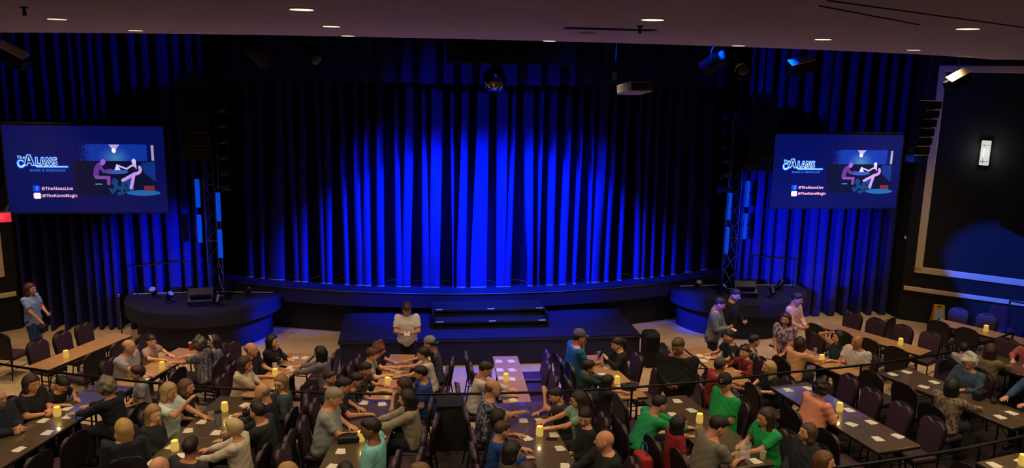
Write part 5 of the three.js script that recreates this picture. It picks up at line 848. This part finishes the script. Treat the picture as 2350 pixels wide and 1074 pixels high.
  if (ex.includes('phone') || ex.includes('phone2')) { const i = ex.includes('phone') ? 0 : 1, T = arms[1].T; const ph_ = thing('mobile_phone', i ? 'phone held by the man in the Hawaiian shirt' : 'phone held by the dark-haired woman in black', 'phone', toWorld([T[0] + (i ? 0 : .06), T[1] + .075, T[2] + .09]), rad(q.yaw)); mesh('body', box(.075, .15, .009, 0, 0, 0, .004).rotateX(-.5), MAT.blackGloss, ph_); mesh('screen', box(.068, .14, .002, 0, 0, -.0055).rotateX(-.5), M(0x8aa0d0, .2, 0, { emissive: new THREE.Color().setRGB(.25, .32, .6), emissiveIntensity: .5 }), ph_); }
  if (ex.includes('pad')) { const T = arms[0].T, U = arms[1].T; const pd = thing('notepad', /woman/.test(q.lab) ? 'small notepad in the hands of the woman in white polo' : 'papers in the hands of the man in grey-blue shirt', 'notepad', toWorld([(T[0] + U[0]) / 2, (T[1] + U[1]) / 2 + .035, (T[2] + U[2]) / 2 + .09]), rad(q.yaw)); mesh('cover', box(.11, .008, .15, 0, -.003, 0).rotateX(.35), MAT.paper, pd); mesh('sheet', box(.105, .002, .14, 0, .003, 0).rotateX(.35), MAT.white, pd); }
  if (ex.includes('bag')) { const T = arms[1].T; bag('purse', 'small black purse held by the woman in pale blue', toWorld([T[0], T[1] - .24, T[2] + .06]), rad(q.yaw), .2, .14, .08, 0x0a0a0e, 0x0a0a0e); }
  if (ex.includes('backpack')) bag('backpack', 'red and blue backpack hanging behind the child in red', toWorld([-.05, .36, -.44]), rad(q.yaw), .3, .42, .17, 0xa32420, 0x1c4a8c);
  return g;
}
const PEOPLE = [
  {lab:"standing woman in pale blue top and jeans by the far-left curtain",stand:true,yaw:80,k:0.96,lean:-2,hy:-5,hair:["bob","#4a2420"],skin:"#c98f70",top:["tee","#8aa4e0"],pants:"#2c4a86",arms:["front","side"],ex:["bag"],p:[-9.28,0.0,-16.873],reach:0.3},
  {lab:"standing woman in white polo and black trousers writing on a notepad",stand:true,yaw:0,k:0.96,hp:28,hair:["shortf","#3a1c16"],skin:"#c98f70",top:["tee","#dcd6d2"],pants:"#0c0c10",arms:["note","note"],ex:["pad"],lean:6,p:[-1.742,0.0,-15.147],reach:0.3},
  {lab:"standing man in grey-blue long-sleeved shirt holding papers",stand:true,yaw:55,k:1.0,hy:10,hp:18,hair:["short","#1c1410"],skin:"#c98f70",top:["long","#6d7480"],pants:"#1a2340",arms:["front","note"],ex:["pad"],lean:6,p:[4.311,0.0,-14.866],reach:0.3},
  {lab:"standing man in black sweater and light jeans by the right stage pod",stand:true,yaw:50,k:1.0,hy:-10,hp:12,hair:["short","#120e0c"],skin:"#c98f70",top:["long","#0d0d10"],pants:"#6b7fa8",arms:["front","hang"],lean:6,p:[4.902,0.0,-15.511],reach:0.3},
  {lab:"standing man in pink button shirt and grey trousers",stand:true,yaw:40,k:1.0,hp:10,hy:10,hair:["short","#1a1210"],skin:"#c98f70",top:["long","#d8aab8"],pants:"#4b4a55",arms:["front","front"],lean:6,p:[6.069,0.0,-15.131],reach:0.3},
  {lab:"stocky standing man in black jacket beside the rail, looking down",stand:true,yaw:-35,k:1.08,lean:6,hp:14,hy:-12,hair:["short","#5a4632"],skin:"#ad7654",top:["long","#0e0f13"],pants:"#0c0c10",arms:["front","front"],belly:0.09,wide:1.32,p:[2.66,0.0,-12.114],reach:0.3},
  {lab:"bald man in grey T-shirt reaching right across front table",t:"F2",side:"L",lean:12,hy:15,hair:["fringe","#5a4a3c"],skin:"#c98f70",top:["tee","#96959e"],pants:"#3a4152",arms:["lap",[-0.16,0.8,0.62]],belly:0.06,wide:1.2,k:1.0,p:[-6.662,0.0,-14.13],yaw:71.0,reach:0.2},
  {lab:"boy in tan T-shirt on left of the second front table",t:"F2",side:"L",k:0.8,hy:-35,hp:5,hair:["short","#33211a"],skin:"#dba88c",top:["tee","#a98f86"],pants:"#333a50",arms:["table","table"],lean:6,p:[-6.428,0.0,-14.808],yaw:71.0,reach:0.2},
  {lab:"woman with short grey-brown hair in grey floral blouse",t:"F2",side:"R",k:0.94,lean:10,hy:-15,hair:["curly","#4d443c"],skin:"#c98f70",top:["tee","#7f8292","#33343f"],pants:"#22232b",arms:["table","table"],p:[-5.275,0.0,-14.194],yaw:-109.0,reach:0.62},
  {lab:"girl wearing a white headband beside the floral blouse",t:"F2",side:"R",k:0.84,lean:8,hy:45,hp:15,hair:["long","#3d2419"],skin:"#dba88c",top:["tee","#84868f","#50525f"],pants:"#26262e",arms:["table","lap"],ex:["headband"],p:[-5.143,0.0,-14.581],yaw:-109.0,reach:0.62},
  {lab:"balding man in profile behind the cream hoodie",t:"F3",side:"L",k:0.98,hy:0,hair:["fringe","#6a5040"],skin:"#c98f70",top:["tee","#15161c"],pants:"#15161c",arms:["table","table"],lean:6,p:[-4.503,0.0,-13.829],yaw:75.6,reach:0.303},
  {lab:"woman in cream hoodie resting chin on her hand",t:"F3",side:"L",k:0.95,lean:12,hy:5,hp:5,hair:["bob","#3b291f"],skin:"#c98f70",top:["hoodie","#c2b49e"],pants:"#2b3040",arms:["table","chin"],p:[-4.549,0.0,-13.236],yaw:75.6,reach:0.2},
  {lab:"black-haired girl in black sweater with white chest stripes",t:"F3",side:"L",k:0.92,lean:8,hy:-5,hair:["long","#120c0c"],skin:"#dba88c",top:["stripe","#121218","#9a9aa6"],pants:"#15151b",arms:["table","chin"],p:[-4.249,0.0,-14.405],yaw:75.6,reach:0.2},
  {lab:"woman with long black hair and grey top facing left",t:"F3",side:"R",k:0.94,lean:10,hy:-10,hair:["long","#0d0a0c"],skin:"#c98f70",top:["long","#6c6675"],pants:"#14141a",arms:["table","table"],p:[-3.118,0.0,-13.621],yaw:-104.4,reach:0.62},
  {lab:"boy with brown hair and white T-shirt at the fourth front table",t:"F4",side:"L",k:0.86,lean:10,hy:0,hp:12,hair:["shortf","#4b2e1d"],skin:"#dba88c",top:["tee","#8d8a8e"],pants:"#222838",arms:["table","table"],p:[-2.464,0.0,-13.695],yaw:82.0,reach:0.271},
  {lab:"child with curly red hair behind the white T-shirt boy",t:"F4",side:"L",k:0.82,lean:10,hy:0,hp:15,hair:["curly","#6a3018"],skin:"#dba88c",top:["tee","#14141c"],pants:"#222838",arms:["table","table"],p:[-2.34,0.0,-14.067],yaw:82.0,reach:0.2},
  {lab:"dark-haired boy in black T-shirt leaning on the table",t:"F4",side:"L",k:0.86,lean:14,hy:0,hp:15,hair:["short","#1d1412"],skin:"#c98f70",top:["tee","#14151c"],pants:"#222838",arms:["table","table"],p:[-2.583,0.0,-13.002],yaw:82.0,reach:0.292},
  {lab:"dark-haired man with glasses in charcoal T-shirt",t:"F4",side:"L",k:0.96,lean:16,hy:0,hp:18,hair:["short","#15100f"],skin:"#c98f70",top:["tee","#20222a"],pants:"#222838",arms:["table","table"],ex:["glasses"],p:[-2.721,0.0,-12.355],yaw:82.0,reach:0.339},
  {lab:"person in backwards grey and blue cap facing left",t:"F4",side:"R",k:0.98,lean:10,hy:-10,hp:8,hair:["short","#2a1d16"],skin:"#c98f70",top:["tee","#3d4656"],pants:"#1e2230",arms:["table","table"],ex:["capback","#7a7d86"],p:[-1.201,0.0,-13.889],yaw:-98.0,reach:0.484},
  {lab:"dark-haired woman in white T-shirt handing over a card",t:"F4",side:"R",k:0.95,lean:12,hy:0,hp:5,hair:["pony","#191112"],skin:"#c98f70",top:["tee","#c8bcb2"],pants:"#1e2230",arms:["table",[-0.12,0.88,0.55]],p:[-1.318,0.0,-13.441],yaw:-98.0,reach:0.429},
  {lab:"man with dark hair and royal blue T-shirt facing left",t:"F4",side:"R",k:0.97,lean:8,hy:0,hp:10,hair:["short","#17100f"],skin:"#c98f70",top:["tee","#123a8c"],pants:"#1e2230",arms:["lap","table"],p:[-1.406,0.0,-12.462],yaw:-98.0,reach:0.478},
  {lab:"brown-haired boy half hidden behind the grey polo man",yaw:70,clab:"occupied chair under the boy behind the grey polo man",k:0.9,lean:6,hair:["short","#35201a"],skin:"#c98f70",top:["tee","#1c1d25"],pants:"#1e2230",arms:["lap","lap"],p:[-3.047,0.0,-12.553],reach:0.3},
  {lab:"balding man in white shirt alone at the centre table",t:"F5",side:"L",k:1.0,lean:14,hy:0,hp:18,hair:["short","#2b1d15"],skin:"#c98f70",top:["long","#c6bcb8"],pants:"#20242f",arms:["table","table"],p:[-0.639,0.0,-12.571],yaw:88.5,reach:0.442},
  {lab:"man in teal shirt and grey cap with hand on his chin",t:"F6",side:"L",k:1.06,lean:8,hy:0,hp:3,hair:["short","#2a1d16"],skin:"#c98f70",top:["tee","#155a78"],pants:"#20242f",arms:["chin","table"],ex:["cap","#55534f"],belly:0.05,wide:1.25,p:[1.262,0.0,-13.887],yaw:98.5,reach:0.257},
  {lab:"child in dark green hoodie at the table with the teal-shirted man",t:"F6",side:"L",k:0.84,lean:10,hy:-10,hp:10,hair:["shortf","#20130f"],skin:"#c98f70",top:["hoodie","#1c3b33"],pants:"#20242f",arms:["table","table"],p:[1.21,0.0,-12.812],yaw:98.5,reach:0.467},
  {lab:"child with dark hair nearest the rail by the glowing candle",t:"F6",side:"L",k:0.8,lean:8,hy:0,hp:10,hair:["bob","#17100e"],skin:"#c98f70",top:["tee","#12131a"],pants:"#20242f",arms:["table","table"],p:[1.434,0.0,-12.212],yaw:98.5,reach:0.334},
  {lab:"dark-haired woman in black top reading her phone",t:"F6",side:"R",k:0.94,lean:12,hy:0,hp:15,hair:["pony","#241713"],skin:"#dba88c",top:["long","#101017"],pants:"#14141a",arms:[[0.06,0.92,0.36],[-0.06,0.92,0.36]],ex:["phone"],p:[2.212,0.0,-13.801],yaw:-81.5,reach:0.2},
  {lab:"boy in red plaid shirt stretching his arm along the table",t:"F7",side:"R",k:0.82,lean:4,hy:20,hp:0,hair:["short","#3a2517"],skin:"#dba88c",top:["long","#8e2a24","#3d1414"],pants:"#20242f",arms:[[0.32,0.84,0.3],"table"],p:[4.418,0.0,-13.399],yaw:-86.0,reach:0.2},
  {lab:"man in red T-shirt and grey cap seen from behind",t:"F7",side:"L",k:0.96,lean:8,hy:20,hair:["short","#2a1d16"],skin:"#ad7654",top:["tee","#8e201c"],pants:"#20242f",arms:["table","table"],ex:["cap","#4a4440"],p:[3.41,0.0,-12.479],yaw:94.0,reach:0.399},
  {lab:"woman with long straw-blond hair in black top",t:"F7",side:"R",k:0.92,lean:10,hy:-10,hp:5,hair:["long","#b59463"],skin:"#dba88c",top:["tee","#111118"],pants:"#14141a",arms:["table","table"],p:[4.486,0.0,-12.426],yaw:-86.0,reach:0.2},
  {lab:"dark-haired person seated behind the red plaid boy",t:"F7",side:"R",k:0.9,lean:6,hair:["short","#120d0d"],skin:"#c98f70",top:["tee","#13131a"],pants:"#14141a",arms:["table","table"],p:[4.422,0.0,-14.086],yaw:-86.0,reach:0.252},
  {lab:"dark-haired person in black and white patterned top",yaw:75,clab:"occupied chair under the black and white patterned top",k:0.92,lean:8,hy:10,hair:["short","#110c0c"],skin:"#c98f70",top:["tee","#8a8a98","#0f0f18"],pants:"#14141a",arms:["table","table"],p:[4.599,0.0,-13.816],reach:0.3},
  {lab:"woman in white and purple floral blouse beside the pink shirt",t:"F8",side:"R",k:0.94,lean:2,hy:5,hair:["bob","#3a1d1a"],skin:"#c98f70",top:["tee","#a89aae","#5a2f50"],pants:"#14141a",arms:["lap","lap"],yaw:-50,nochair:true,stand:true,p:[5.448,0.0,-14.068],reach:0.3},
  {lab:"woman in peach top with dark brown hair seen from behind",t:"F8",side:"L",k:0.95,lean:12,hy:35,hair:["bob","#2a1812"],skin:"#c98f70",top:["tee","#d09a6e"],pants:"#20242f",arms:["table","table"],wide:1.15,p:[5.353,0.0,-13.517],yaw:108.4,reach:0.506},
  {lab:"black-haired woman in dark teal sleeveless top, hand to her head",t:"F8",side:"R",k:0.94,lean:4,hy:-20,hair:["long","#0d090b"],skin:"#c98f70",top:["vest","#0e2a33"],pants:"#14141a",arms:["table",[-0.16,1.22,0.12]],p:[6.472,0.0,-13.876],yaw:-71.6,reach:0.2},
  {lab:"balding man in pale polo at the stage-right front table",t:"F8",side:"R",k:1.0,lean:4,hy:0,hair:["fringe","#2a1d16"],skin:"#ad7654",top:["tee","#c8c2bc"],pants:"#20242f",arms:["lap","table"],wide:1.15,p:[6.613,0.0,-13.453],yaw:-71.6,reach:0.2},
  {lab:"toddler in white top with dark hair near the right rail",t:"S8",side:"L",k:0.7,lean:4,hy:10,hair:["short","#1d1310"],skin:"#dba88c",top:["tee","#a59c92"],pants:"#20242f",arms:["table","table"],p:[7.758,0.35,-12.228],yaw:120.0,reach:0.62,up:0.12},
  {lab:"woman with long brown hair and tan top holding a toddler",t:"S8",side:"L",k:0.95,lean:8,hy:15,hair:["long","#3a2316"],skin:"#c98f70",top:["long","#7a6a4c"],pants:"#20242f",arms:["table","table"],p:[7.989,0.35,-11.923],yaw:120.0,reach:0.572},
  {lab:"girl in pink hoodie at the right edge",t:"S8",side:"R",k:0.84,lean:6,hy:15,hp:5,hair:["shortf","#4a3226"],skin:"#dba88c",top:["hoodie","#b3575c"],pants:"#20242f",arms:["table","table"],p:[9.341,0.35,-12.565],yaw:-60.0,reach:0.2},
  {lab:"white-haired woman in blue denim jacket facing the camera",t:"S7",side:"R",k:0.95,lean:6,hy:25,hp:18,hair:["curly","#d2cabe"],skin:"#c98f70",top:["long","#3c5166"],pants:"#20242f",arms:["table","table"],ex:["scarf"],wide:1.18,p:[7.399,0.35,-11.485],yaw:-72.5,reach:0.2},
  {lab:"woman with dark bob in patterned beige blouse, back to camera",t:"S7",side:"L",k:0.95,lean:8,hy:10,hair:["bob","#120d10"],skin:"#c98f70",top:["long","#8d7d6a","#43372f"],pants:"#20242f",arms:["table","table"],wide:1.2,p:[6.23,0.35,-10.456],yaw:107.5,reach:0.504},
  {lab:"person in blue sleeves cut off by the right edge",t:"S7",side:"R",k:0.98,lean:8,hair:["short","#1d1512"],skin:"#c98f70",top:["long","#2c4468"],pants:"#20242f",arms:["table","table"],p:[8.056,0.35,-10.798],yaw:-72.5,reach:0.62},
  {lab:"woman in salmon pink sweatshirt with dark curly hair leaning on table",t:"S6",side:"L",k:1.0,lean:20,hy:10,hp:10,hair:["curly","#1e120f"],skin:"#c98f70",top:["long","#de8e76"],pants:"#20242f",arms:["table","table"],belly:0.05,wide:1.28,p:[4.076,0.35,-10.493],yaw:100.9,reach:0.231},
  {lab:"brown-haired woman at the bottom edge facing right",yaw:60,nochair:false,clab:"occupied chair at the bottom edge under the brown-haired woman",k:0.97,hair:["long","#5e3c22"],skin:"#c98f70",top:["tee","#2c2320"],pants:"#20242f",arms:["lap","lap"],lean:6,p:[3.1,0.35,-8.398],reach:0.3},
  {lab:"brown-haired woman in navy hoodie leaning back in profile",t:"S5",side:"R",k:0.95,lean:-8,hy:-5,hp:-8,hair:["bob","#4d331f"],skin:"#c98f70",top:["hoodie","#1c2432"],pants:"#20242f",arms:["lap","lap"],p:[3.328,0.35,-9.16],yaw:-80.1,reach:0.331},
  {lab:"man in green T-shirt and black cap with arms in lap",t:"S5",side:"R",k:1.02,lean:0,hy:35,hp:12,hair:["short","#1a1210"],skin:"#c98f70",top:["tee","#169a4e"],pants:"#14161f",arms:["lap","lap"],ex:["cap","#15140f"],belly:0.04,wide:1.25,p:[2.92,0.35,-10.739],yaw:-80.1,reach:0.2},
  {lab:"person with long brown hair and green T-shirt, arms on table",t:"S5",side:"R",k:0.98,lean:8,hy:5,hp:5,hair:["long","#33211a"],skin:"#c98f70",top:["tee","#169a52"],pants:"#14161f",arms:["tablef","table"],wide:1.15,p:[3.113,0.35,-9.63],yaw:-80.1,reach:0.2},
  {lab:"dark-haired person in green sweater leaning forward, back to camera",t:"S5",side:"L",k:0.98,lean:28,hy:10,hp:15,hair:["short","#1a1113"],skin:"#c98f70",top:["long","#1f965a"],pants:"#14161f",arms:["table","table"],wide:1.12,p:[1.454,0.35,-10.235],yaw:99.9,reach:0.59},
  {lab:"man in grey T-shirt hunched over the table, seen from behind",t:"S5",side:"L",k:1.06,lean:20,hy:-10,hp:18,hair:["short","#17100e"],skin:"#c98f70",top:["tee","#6e695f"],pants:"#14161f",arms:["table","tablef"],wide:1.22,p:[1.99,0.35,-9.282],yaw:99.9,reach:0.225},
  {lab:"child with dark hair in red top beside a red and blue bag",t:"S5",side:"L",k:0.86,lean:8,hair:["long","#17100f"],skin:"#c98f70",top:["tee","#8c1a22"],pants:"#14161f",arms:["table","lap"],ex:["backpack"],p:[1.76,0.35,-9.691],yaw:99.9,reach:0.383},
  {lab:"man in dark blue Hawaiian shirt holding a phone",t:"S4",side:"L",k:1.02,lean:8,hy:0,hp:8,hair:["fringe","#6b4a2c"],skin:"#c98f70",top:["tee","#23263f","#8d8ca6"],pants:"#20242f",arms:["table",[-0.04,0.86,0.52]],ex:["glasses","phone2"],belly:0.05,wide:1.22,p:[-0.637,0.35,-10.815],yaw:93.0,reach:0.22},
  {lab:"dark-haired boy raising a forearm beside his head",t:"S4",side:"R",k:0.84,lean:12,hy:10,hp:15,hair:["short","#17110f"],skin:"#c98f70",top:["tee","#2d2b2e"],pants:"#20242f",arms:[[0.0,1.12,0.3],"table"],p:[0.523,0.35,-10.839],yaw:-87.0,reach:0.2},
  {lab:"woman with glasses and mint cardigan stretching arms over the table",t:"S4",side:"R",k:0.96,lean:8,hy:0,hp:5,hair:["bobh","#2d1f18"],skin:"#c98f70",top:["tee","#7fa596"],pants:"#20242f",arms:["tablef","tablef"],ex:["glasses"],p:[0.738,0.35,-10.436],yaw:-87.0,reach:0.393},
  {lab:"smiling dark-haired woman in black top facing the camera",t:"S4",side:"R",k:0.95,lean:2,hy:60,hp:15,hair:["pony","#140e0d"],skin:"#c98f70",top:["long","#0e0e13"],pants:"#14161f",arms:["lap","lap"],p:[0.654,0.35,-9.856],yaw:-87.0,reach:0.28},
  {lab:"bald man in black jacket seen from behind at the bottom",t:"S4",side:"R",k:1.02,lean:8,hy:-20,hair:["bald","#000000"],skin:"#c98f70",top:["long","#131318"],pants:"#14161f",arms:["table","table"],belly:0.04,wide:1.22,p:[0.79,0.35,-9.054],yaw:-87.0,reach:0.373},
  {lab:"boy in royal blue shirt with short brown hair",t:"S4",side:"L",k:0.88,lean:8,hy:15,hp:10,hair:["short","#3d291d"],skin:"#c98f70",top:["long","#123b80"],pants:"#14161f",arms:["table","table"],p:[-0.625,0.35,-9.663],yaw:93.0,reach:0.268},
  {lab:"dark-haired person in grey top at the bottom, hands on table",t:"S4",side:"L",k:0.92,lean:12,hy:15,hp:10,hair:["bob","#17110f"],skin:"#c98f70",top:["long","#3c3936"],pants:"#14161f",arms:["table","tablef"],p:[-0.606,0.35,-9.031],yaw:93.0,reach:0.282},
  {lab:"dark-haired person between the Hawaiian shirt and the blue-shirted boy",t:"S4",side:"L",k:0.86,lean:6,hy:20,hair:["bob","#1c1310"],skin:"#c98f70",top:["tee","#121219"],pants:"#14161f",arms:["table","lap"],p:[-0.592,0.35,-10.095],yaw:93.0,reach:0.212},
  {lab:"brown-haired head at the bottom edge of the middle table",t:"S4",side:"L",k:0.94,lean:14,hair:["bob","#33221a"],skin:"#c98f70",top:["tee","#22232b"],pants:"#14161f",arms:["table","table"],p:[-0.517,0.35,-8.474],yaw:93.0,reach:0.222},
  {lab:"grey-haired man in grey polo and khaki trousers at the third raised table",t:"S3",side:"L",k:1.06,lean:12,hy:-5,hp:15,hair:["short","#8b8072"],skin:"#c98f70",top:["tee","#8a9292"],pants:"#7d735e",arms:["table","tablef"],belly:0.07,wide:1.18,p:[-2.891,0.35,-10.633],yaw:82.4,reach:0.2},
  {lab:"man in aqua shirt with close-cropped hair in the foreground",yaw:-100,clab:"occupied chair under the man in the aqua shirt",stand:false,k:1.04,lean:0,hy:10,hp:5,hair:["short","#1d1512"],skin:"#7d5238",top:["tee","#7fc4c4"],pants:"#14161f",arms:["lap","lap"],wide:1.15,p:[-2.131,0.5,-9.244],reach:0.3},
  {lab:"woman with very long dark hair and grey cardigan facing left",t:"S3",side:"R",k:0.97,lean:10,hy:0,hp:5,hair:["long","#1c1313"],skin:"#c98f70",top:["long","#8d8676"],pants:"#14161f",arms:["tablef","tablef"],p:[-1.612,0.35,-10.633],yaw:-97.6,reach:0.327},
  {lab:"woman hiding her face behind raised hands by the rail",t:"S3",side:"R",k:0.92,lean:10,hy:0,hp:12,hair:["bob","#3d261c"],skin:"#c98f70",top:["tee","#2b2a30"],pants:"#14161f",arms:[[0.05,1.02,0.26],[-0.05,1.02,0.26]],p:[-1.663,0.35,-11.22],yaw:-97.6,reach:0.2},
  {lab:"man with dark beard reaching over the table behind the grey polo",t:"S3",side:"L",k:0.96,lean:14,hy:0,hp:15,hair:["short","#15100f"],skin:"#c98f70",top:["tee","#1c1d26"],pants:"#14161f",arms:["table","tablef"],p:[-2.809,0.35,-11.244],yaw:82.4,reach:0.2},
  {lab:"dark-haired head at the bottom edge near the grey polo man",yaw:20,clab:"occupied chair at the bottom edge left of the aqua shirt",k:0.95,hair:["short","#15100f"],skin:"#c98f70",top:["tee","#22232b"],pants:"#14161f",arms:["lap","lap"],yaw_:0,lean:6,p:[-2.449,0.35,-8.681],reach:0.3},
  {lab:"blond head at the bottom edge, second aisle from left",yaw:-90,clab:"occupied chair at the bottom edge under the blond head",k:0.95,hair:["bob","#9a7a4c"],skin:"#c98f70",top:["tee","#22232b"],pants:"#14161f",arms:["lap","lap"],lean:6,p:[-2.991,0.35,-8.654],reach:0.3},
  {lab:"light brown head at the bottom edge right of the aqua shirt",yaw:-90,clab:"occupied chair at the bottom edge right of the aqua shirt",k:0.95,hair:["short","#6a4a2c"],skin:"#c98f70",top:["tee","#22232b"],pants:"#14161f",arms:["lap","lap"],lean:6,p:[-1.502,0.35,-8.513],reach:0.3},
  {lab:"blond woman in pale mint blouse raising a pointing hand",t:"S2",side:"L",k:0.97,lean:4,hy:-15,hp:5,hair:["bob","#a98c5c"],skin:"#c98f70",top:["tee","#c2d2ca"],pants:"#6a7468",arms:["table",[-0.2,1.14,0.42]],wide:1.15,p:[-5.086,0.35,-11.154],yaw:78.5,reach:0.344},
  {lab:"girl with long blond hair and navy jacket looking right",t:"S2",side:"L",k:0.92,lean:6,hy:-30,hp:8,hair:["long","#95743f"],skin:"#dba88c",top:["long","#1b212b"],pants:"#6a7468",arms:["lap","lap"],p:[-5.122,0.35,-10.495],yaw:78.5,reach:0.248},
  {lab:"blond woman in navy vest seen from behind",yaw:-160,clab:"occupied chair under the blond woman in navy vest",k:0.96,lean:4,hy:20,hair:["bob","#b08c52"],skin:"#c98f70",top:["long","#171c2a"],pants:"#14161f",arms:["lap","lap"],wide:1.18,p:[-5.231,0.35,-9.92],reach:0.3},
  {lab:"dark-haired man in charcoal shirt at the bottom, back to camera",yaw:150,clab:"occupied chair under the man in the charcoal shirt",k:0.98,lean:6,hy:20,hair:["short","#1a110f"],skin:"#ad7654",top:["long","#24232b"],pants:"#14161f",arms:["lap","lap"],wide:1.15,p:[-4.329,0.35,-9.256],reach:0.3},
  {lab:"bald man with cropped light hair at the bottom edge",yaw:150,clab:"occupied chair under the bald man at the bottom edge",k:1.02,lean:6,hair:["fringe","#8a6a4c"],skin:"#c98f70",top:["tee","#2c2a2c"],pants:"#14161f",arms:["lap","lap"],p:[-4.531,0.35,-8.714],reach:0.3},
  {lab:"older woman with white-blond hair in cream jacket",t:"S2",side:"R",k:0.94,lean:6,hy:-15,hair:["shortf","#b9a27a"],skin:"#c98f70",top:["long","#c4b8a8"],pants:"#20242f",arms:["table","table"],wide:1.12,p:[-3.805,0.35,-9.868],yaw:-101.5,reach:0.408},
  {lab:"dark-haired man in dark green jacket, back to camera",t:"S2",side:"R",k:1.0,lean:10,hy:-25,hair:["short","#17100e"],skin:"#c98f70",top:["long","#1b211d"],pants:"#14161f",arms:["table","table"],wide:1.15,p:[-3.545,0.35,-10.287],yaw:-101.5,reach:0.579},
  {lab:"blond girl with glasses and denim jacket turned to the camera",t:"S2",side:"R",k:0.93,lean:4,hy:55,hp:5,hair:["long","#8a6a3c"],skin:"#dba88c",top:["long","#3f4c52"],pants:"#14161f",arms:["lap","table"],ex:["glasses"],p:[-3.483,0.35,-11.424],yaw:-81.5,reach:0.413},
  {lab:"elderly balding man in dark jacket between hoodie and denim girl",t:"S2",side:"R",k:0.96,lean:10,hy:0,hp:12,hair:["fringe","#8a7a66"],skin:"#c98f70",top:["long","#16171d"],pants:"#14161f",arms:["table","table"],p:[-3.621,0.35,-11.008],yaw:-101.5,reach:0.361},
  {lab:"light brown-haired child behind the pointing woman",t:"S2",side:"L",k:0.84,lean:4,hair:["bob","#5f4a33"],skin:"#c98f70",top:["tee","#17181f"],pants:"#14161f",arms:["lap","lap"],p:[-4.953,0.35,-11.552],yaw:78.5,reach:0.293},
  {lab:"bald man with grey beard and navy jacket, hands clasped",t:"S1",side:"L",k:1.02,lean:4,hy:-5,hp:5,hair:["fringe","#8a8278"],skin:"#c98f70",top:["long","#141d2b"],pants:"#14161f",arms:["clasp","clasp"],ex:["beard","#7d776c"],belly:0.05,wide:1.2,p:[-7.254,0.35,-11.014],yaw:74.0,reach:0.2},
  {lab:"smiling brown-haired person in black polo, hands together on table",t:"S1",side:"L",k:1.0,lean:8,hy:-15,hp:5,hair:["bob","#3a241b"],skin:"#c98f70",top:["tee","#0f1018"],pants:"#14161f",arms:["clasp","clasp"],wide:1.2,p:[-7.093,0.35,-11.571],yaw:74.0,reach:0.2},
  {lab:"woman with grey curly hair and black jacket facing left",t:"S1",side:"R",k:0.96,lean:16,hy:5,hp:10,hair:["curly","#6e665a"],skin:"#c98f70",top:["long","#10121c"],pants:"#14161f",arms:["table","table"],wide:1.15,p:[-5.769,0.35,-11.35],yaw:-106.0,reach:0.495},
  {lab:"dark-haired child resting head on folded arms",t:"S1",side:"L",k:0.84,lean:26,hy:-10,hp:35,hair:["short","#120e0e"],skin:"#c98f70",top:["tee","#12131a"],pants:"#14161f",arms:["table","table"],p:[-6.978,0.35,-11.979],yaw:74.0,reach:0.2},
  {lab:"reddish-haired child in white top behind the grey-haired woman",yaw:-70,clab:"occupied chair under the reddish-haired child",k:0.9,lean:4,hair:["shortf","#33191a"],skin:"#c98f70",top:["tee","#8f8c92"],pants:"#3d4963",arms:["lap","lap"],p:[-5.964,0.0,-12.981],reach:0.3}
];
PEOPLE.forEach(makePerson);

renderer.render(scene, camera);
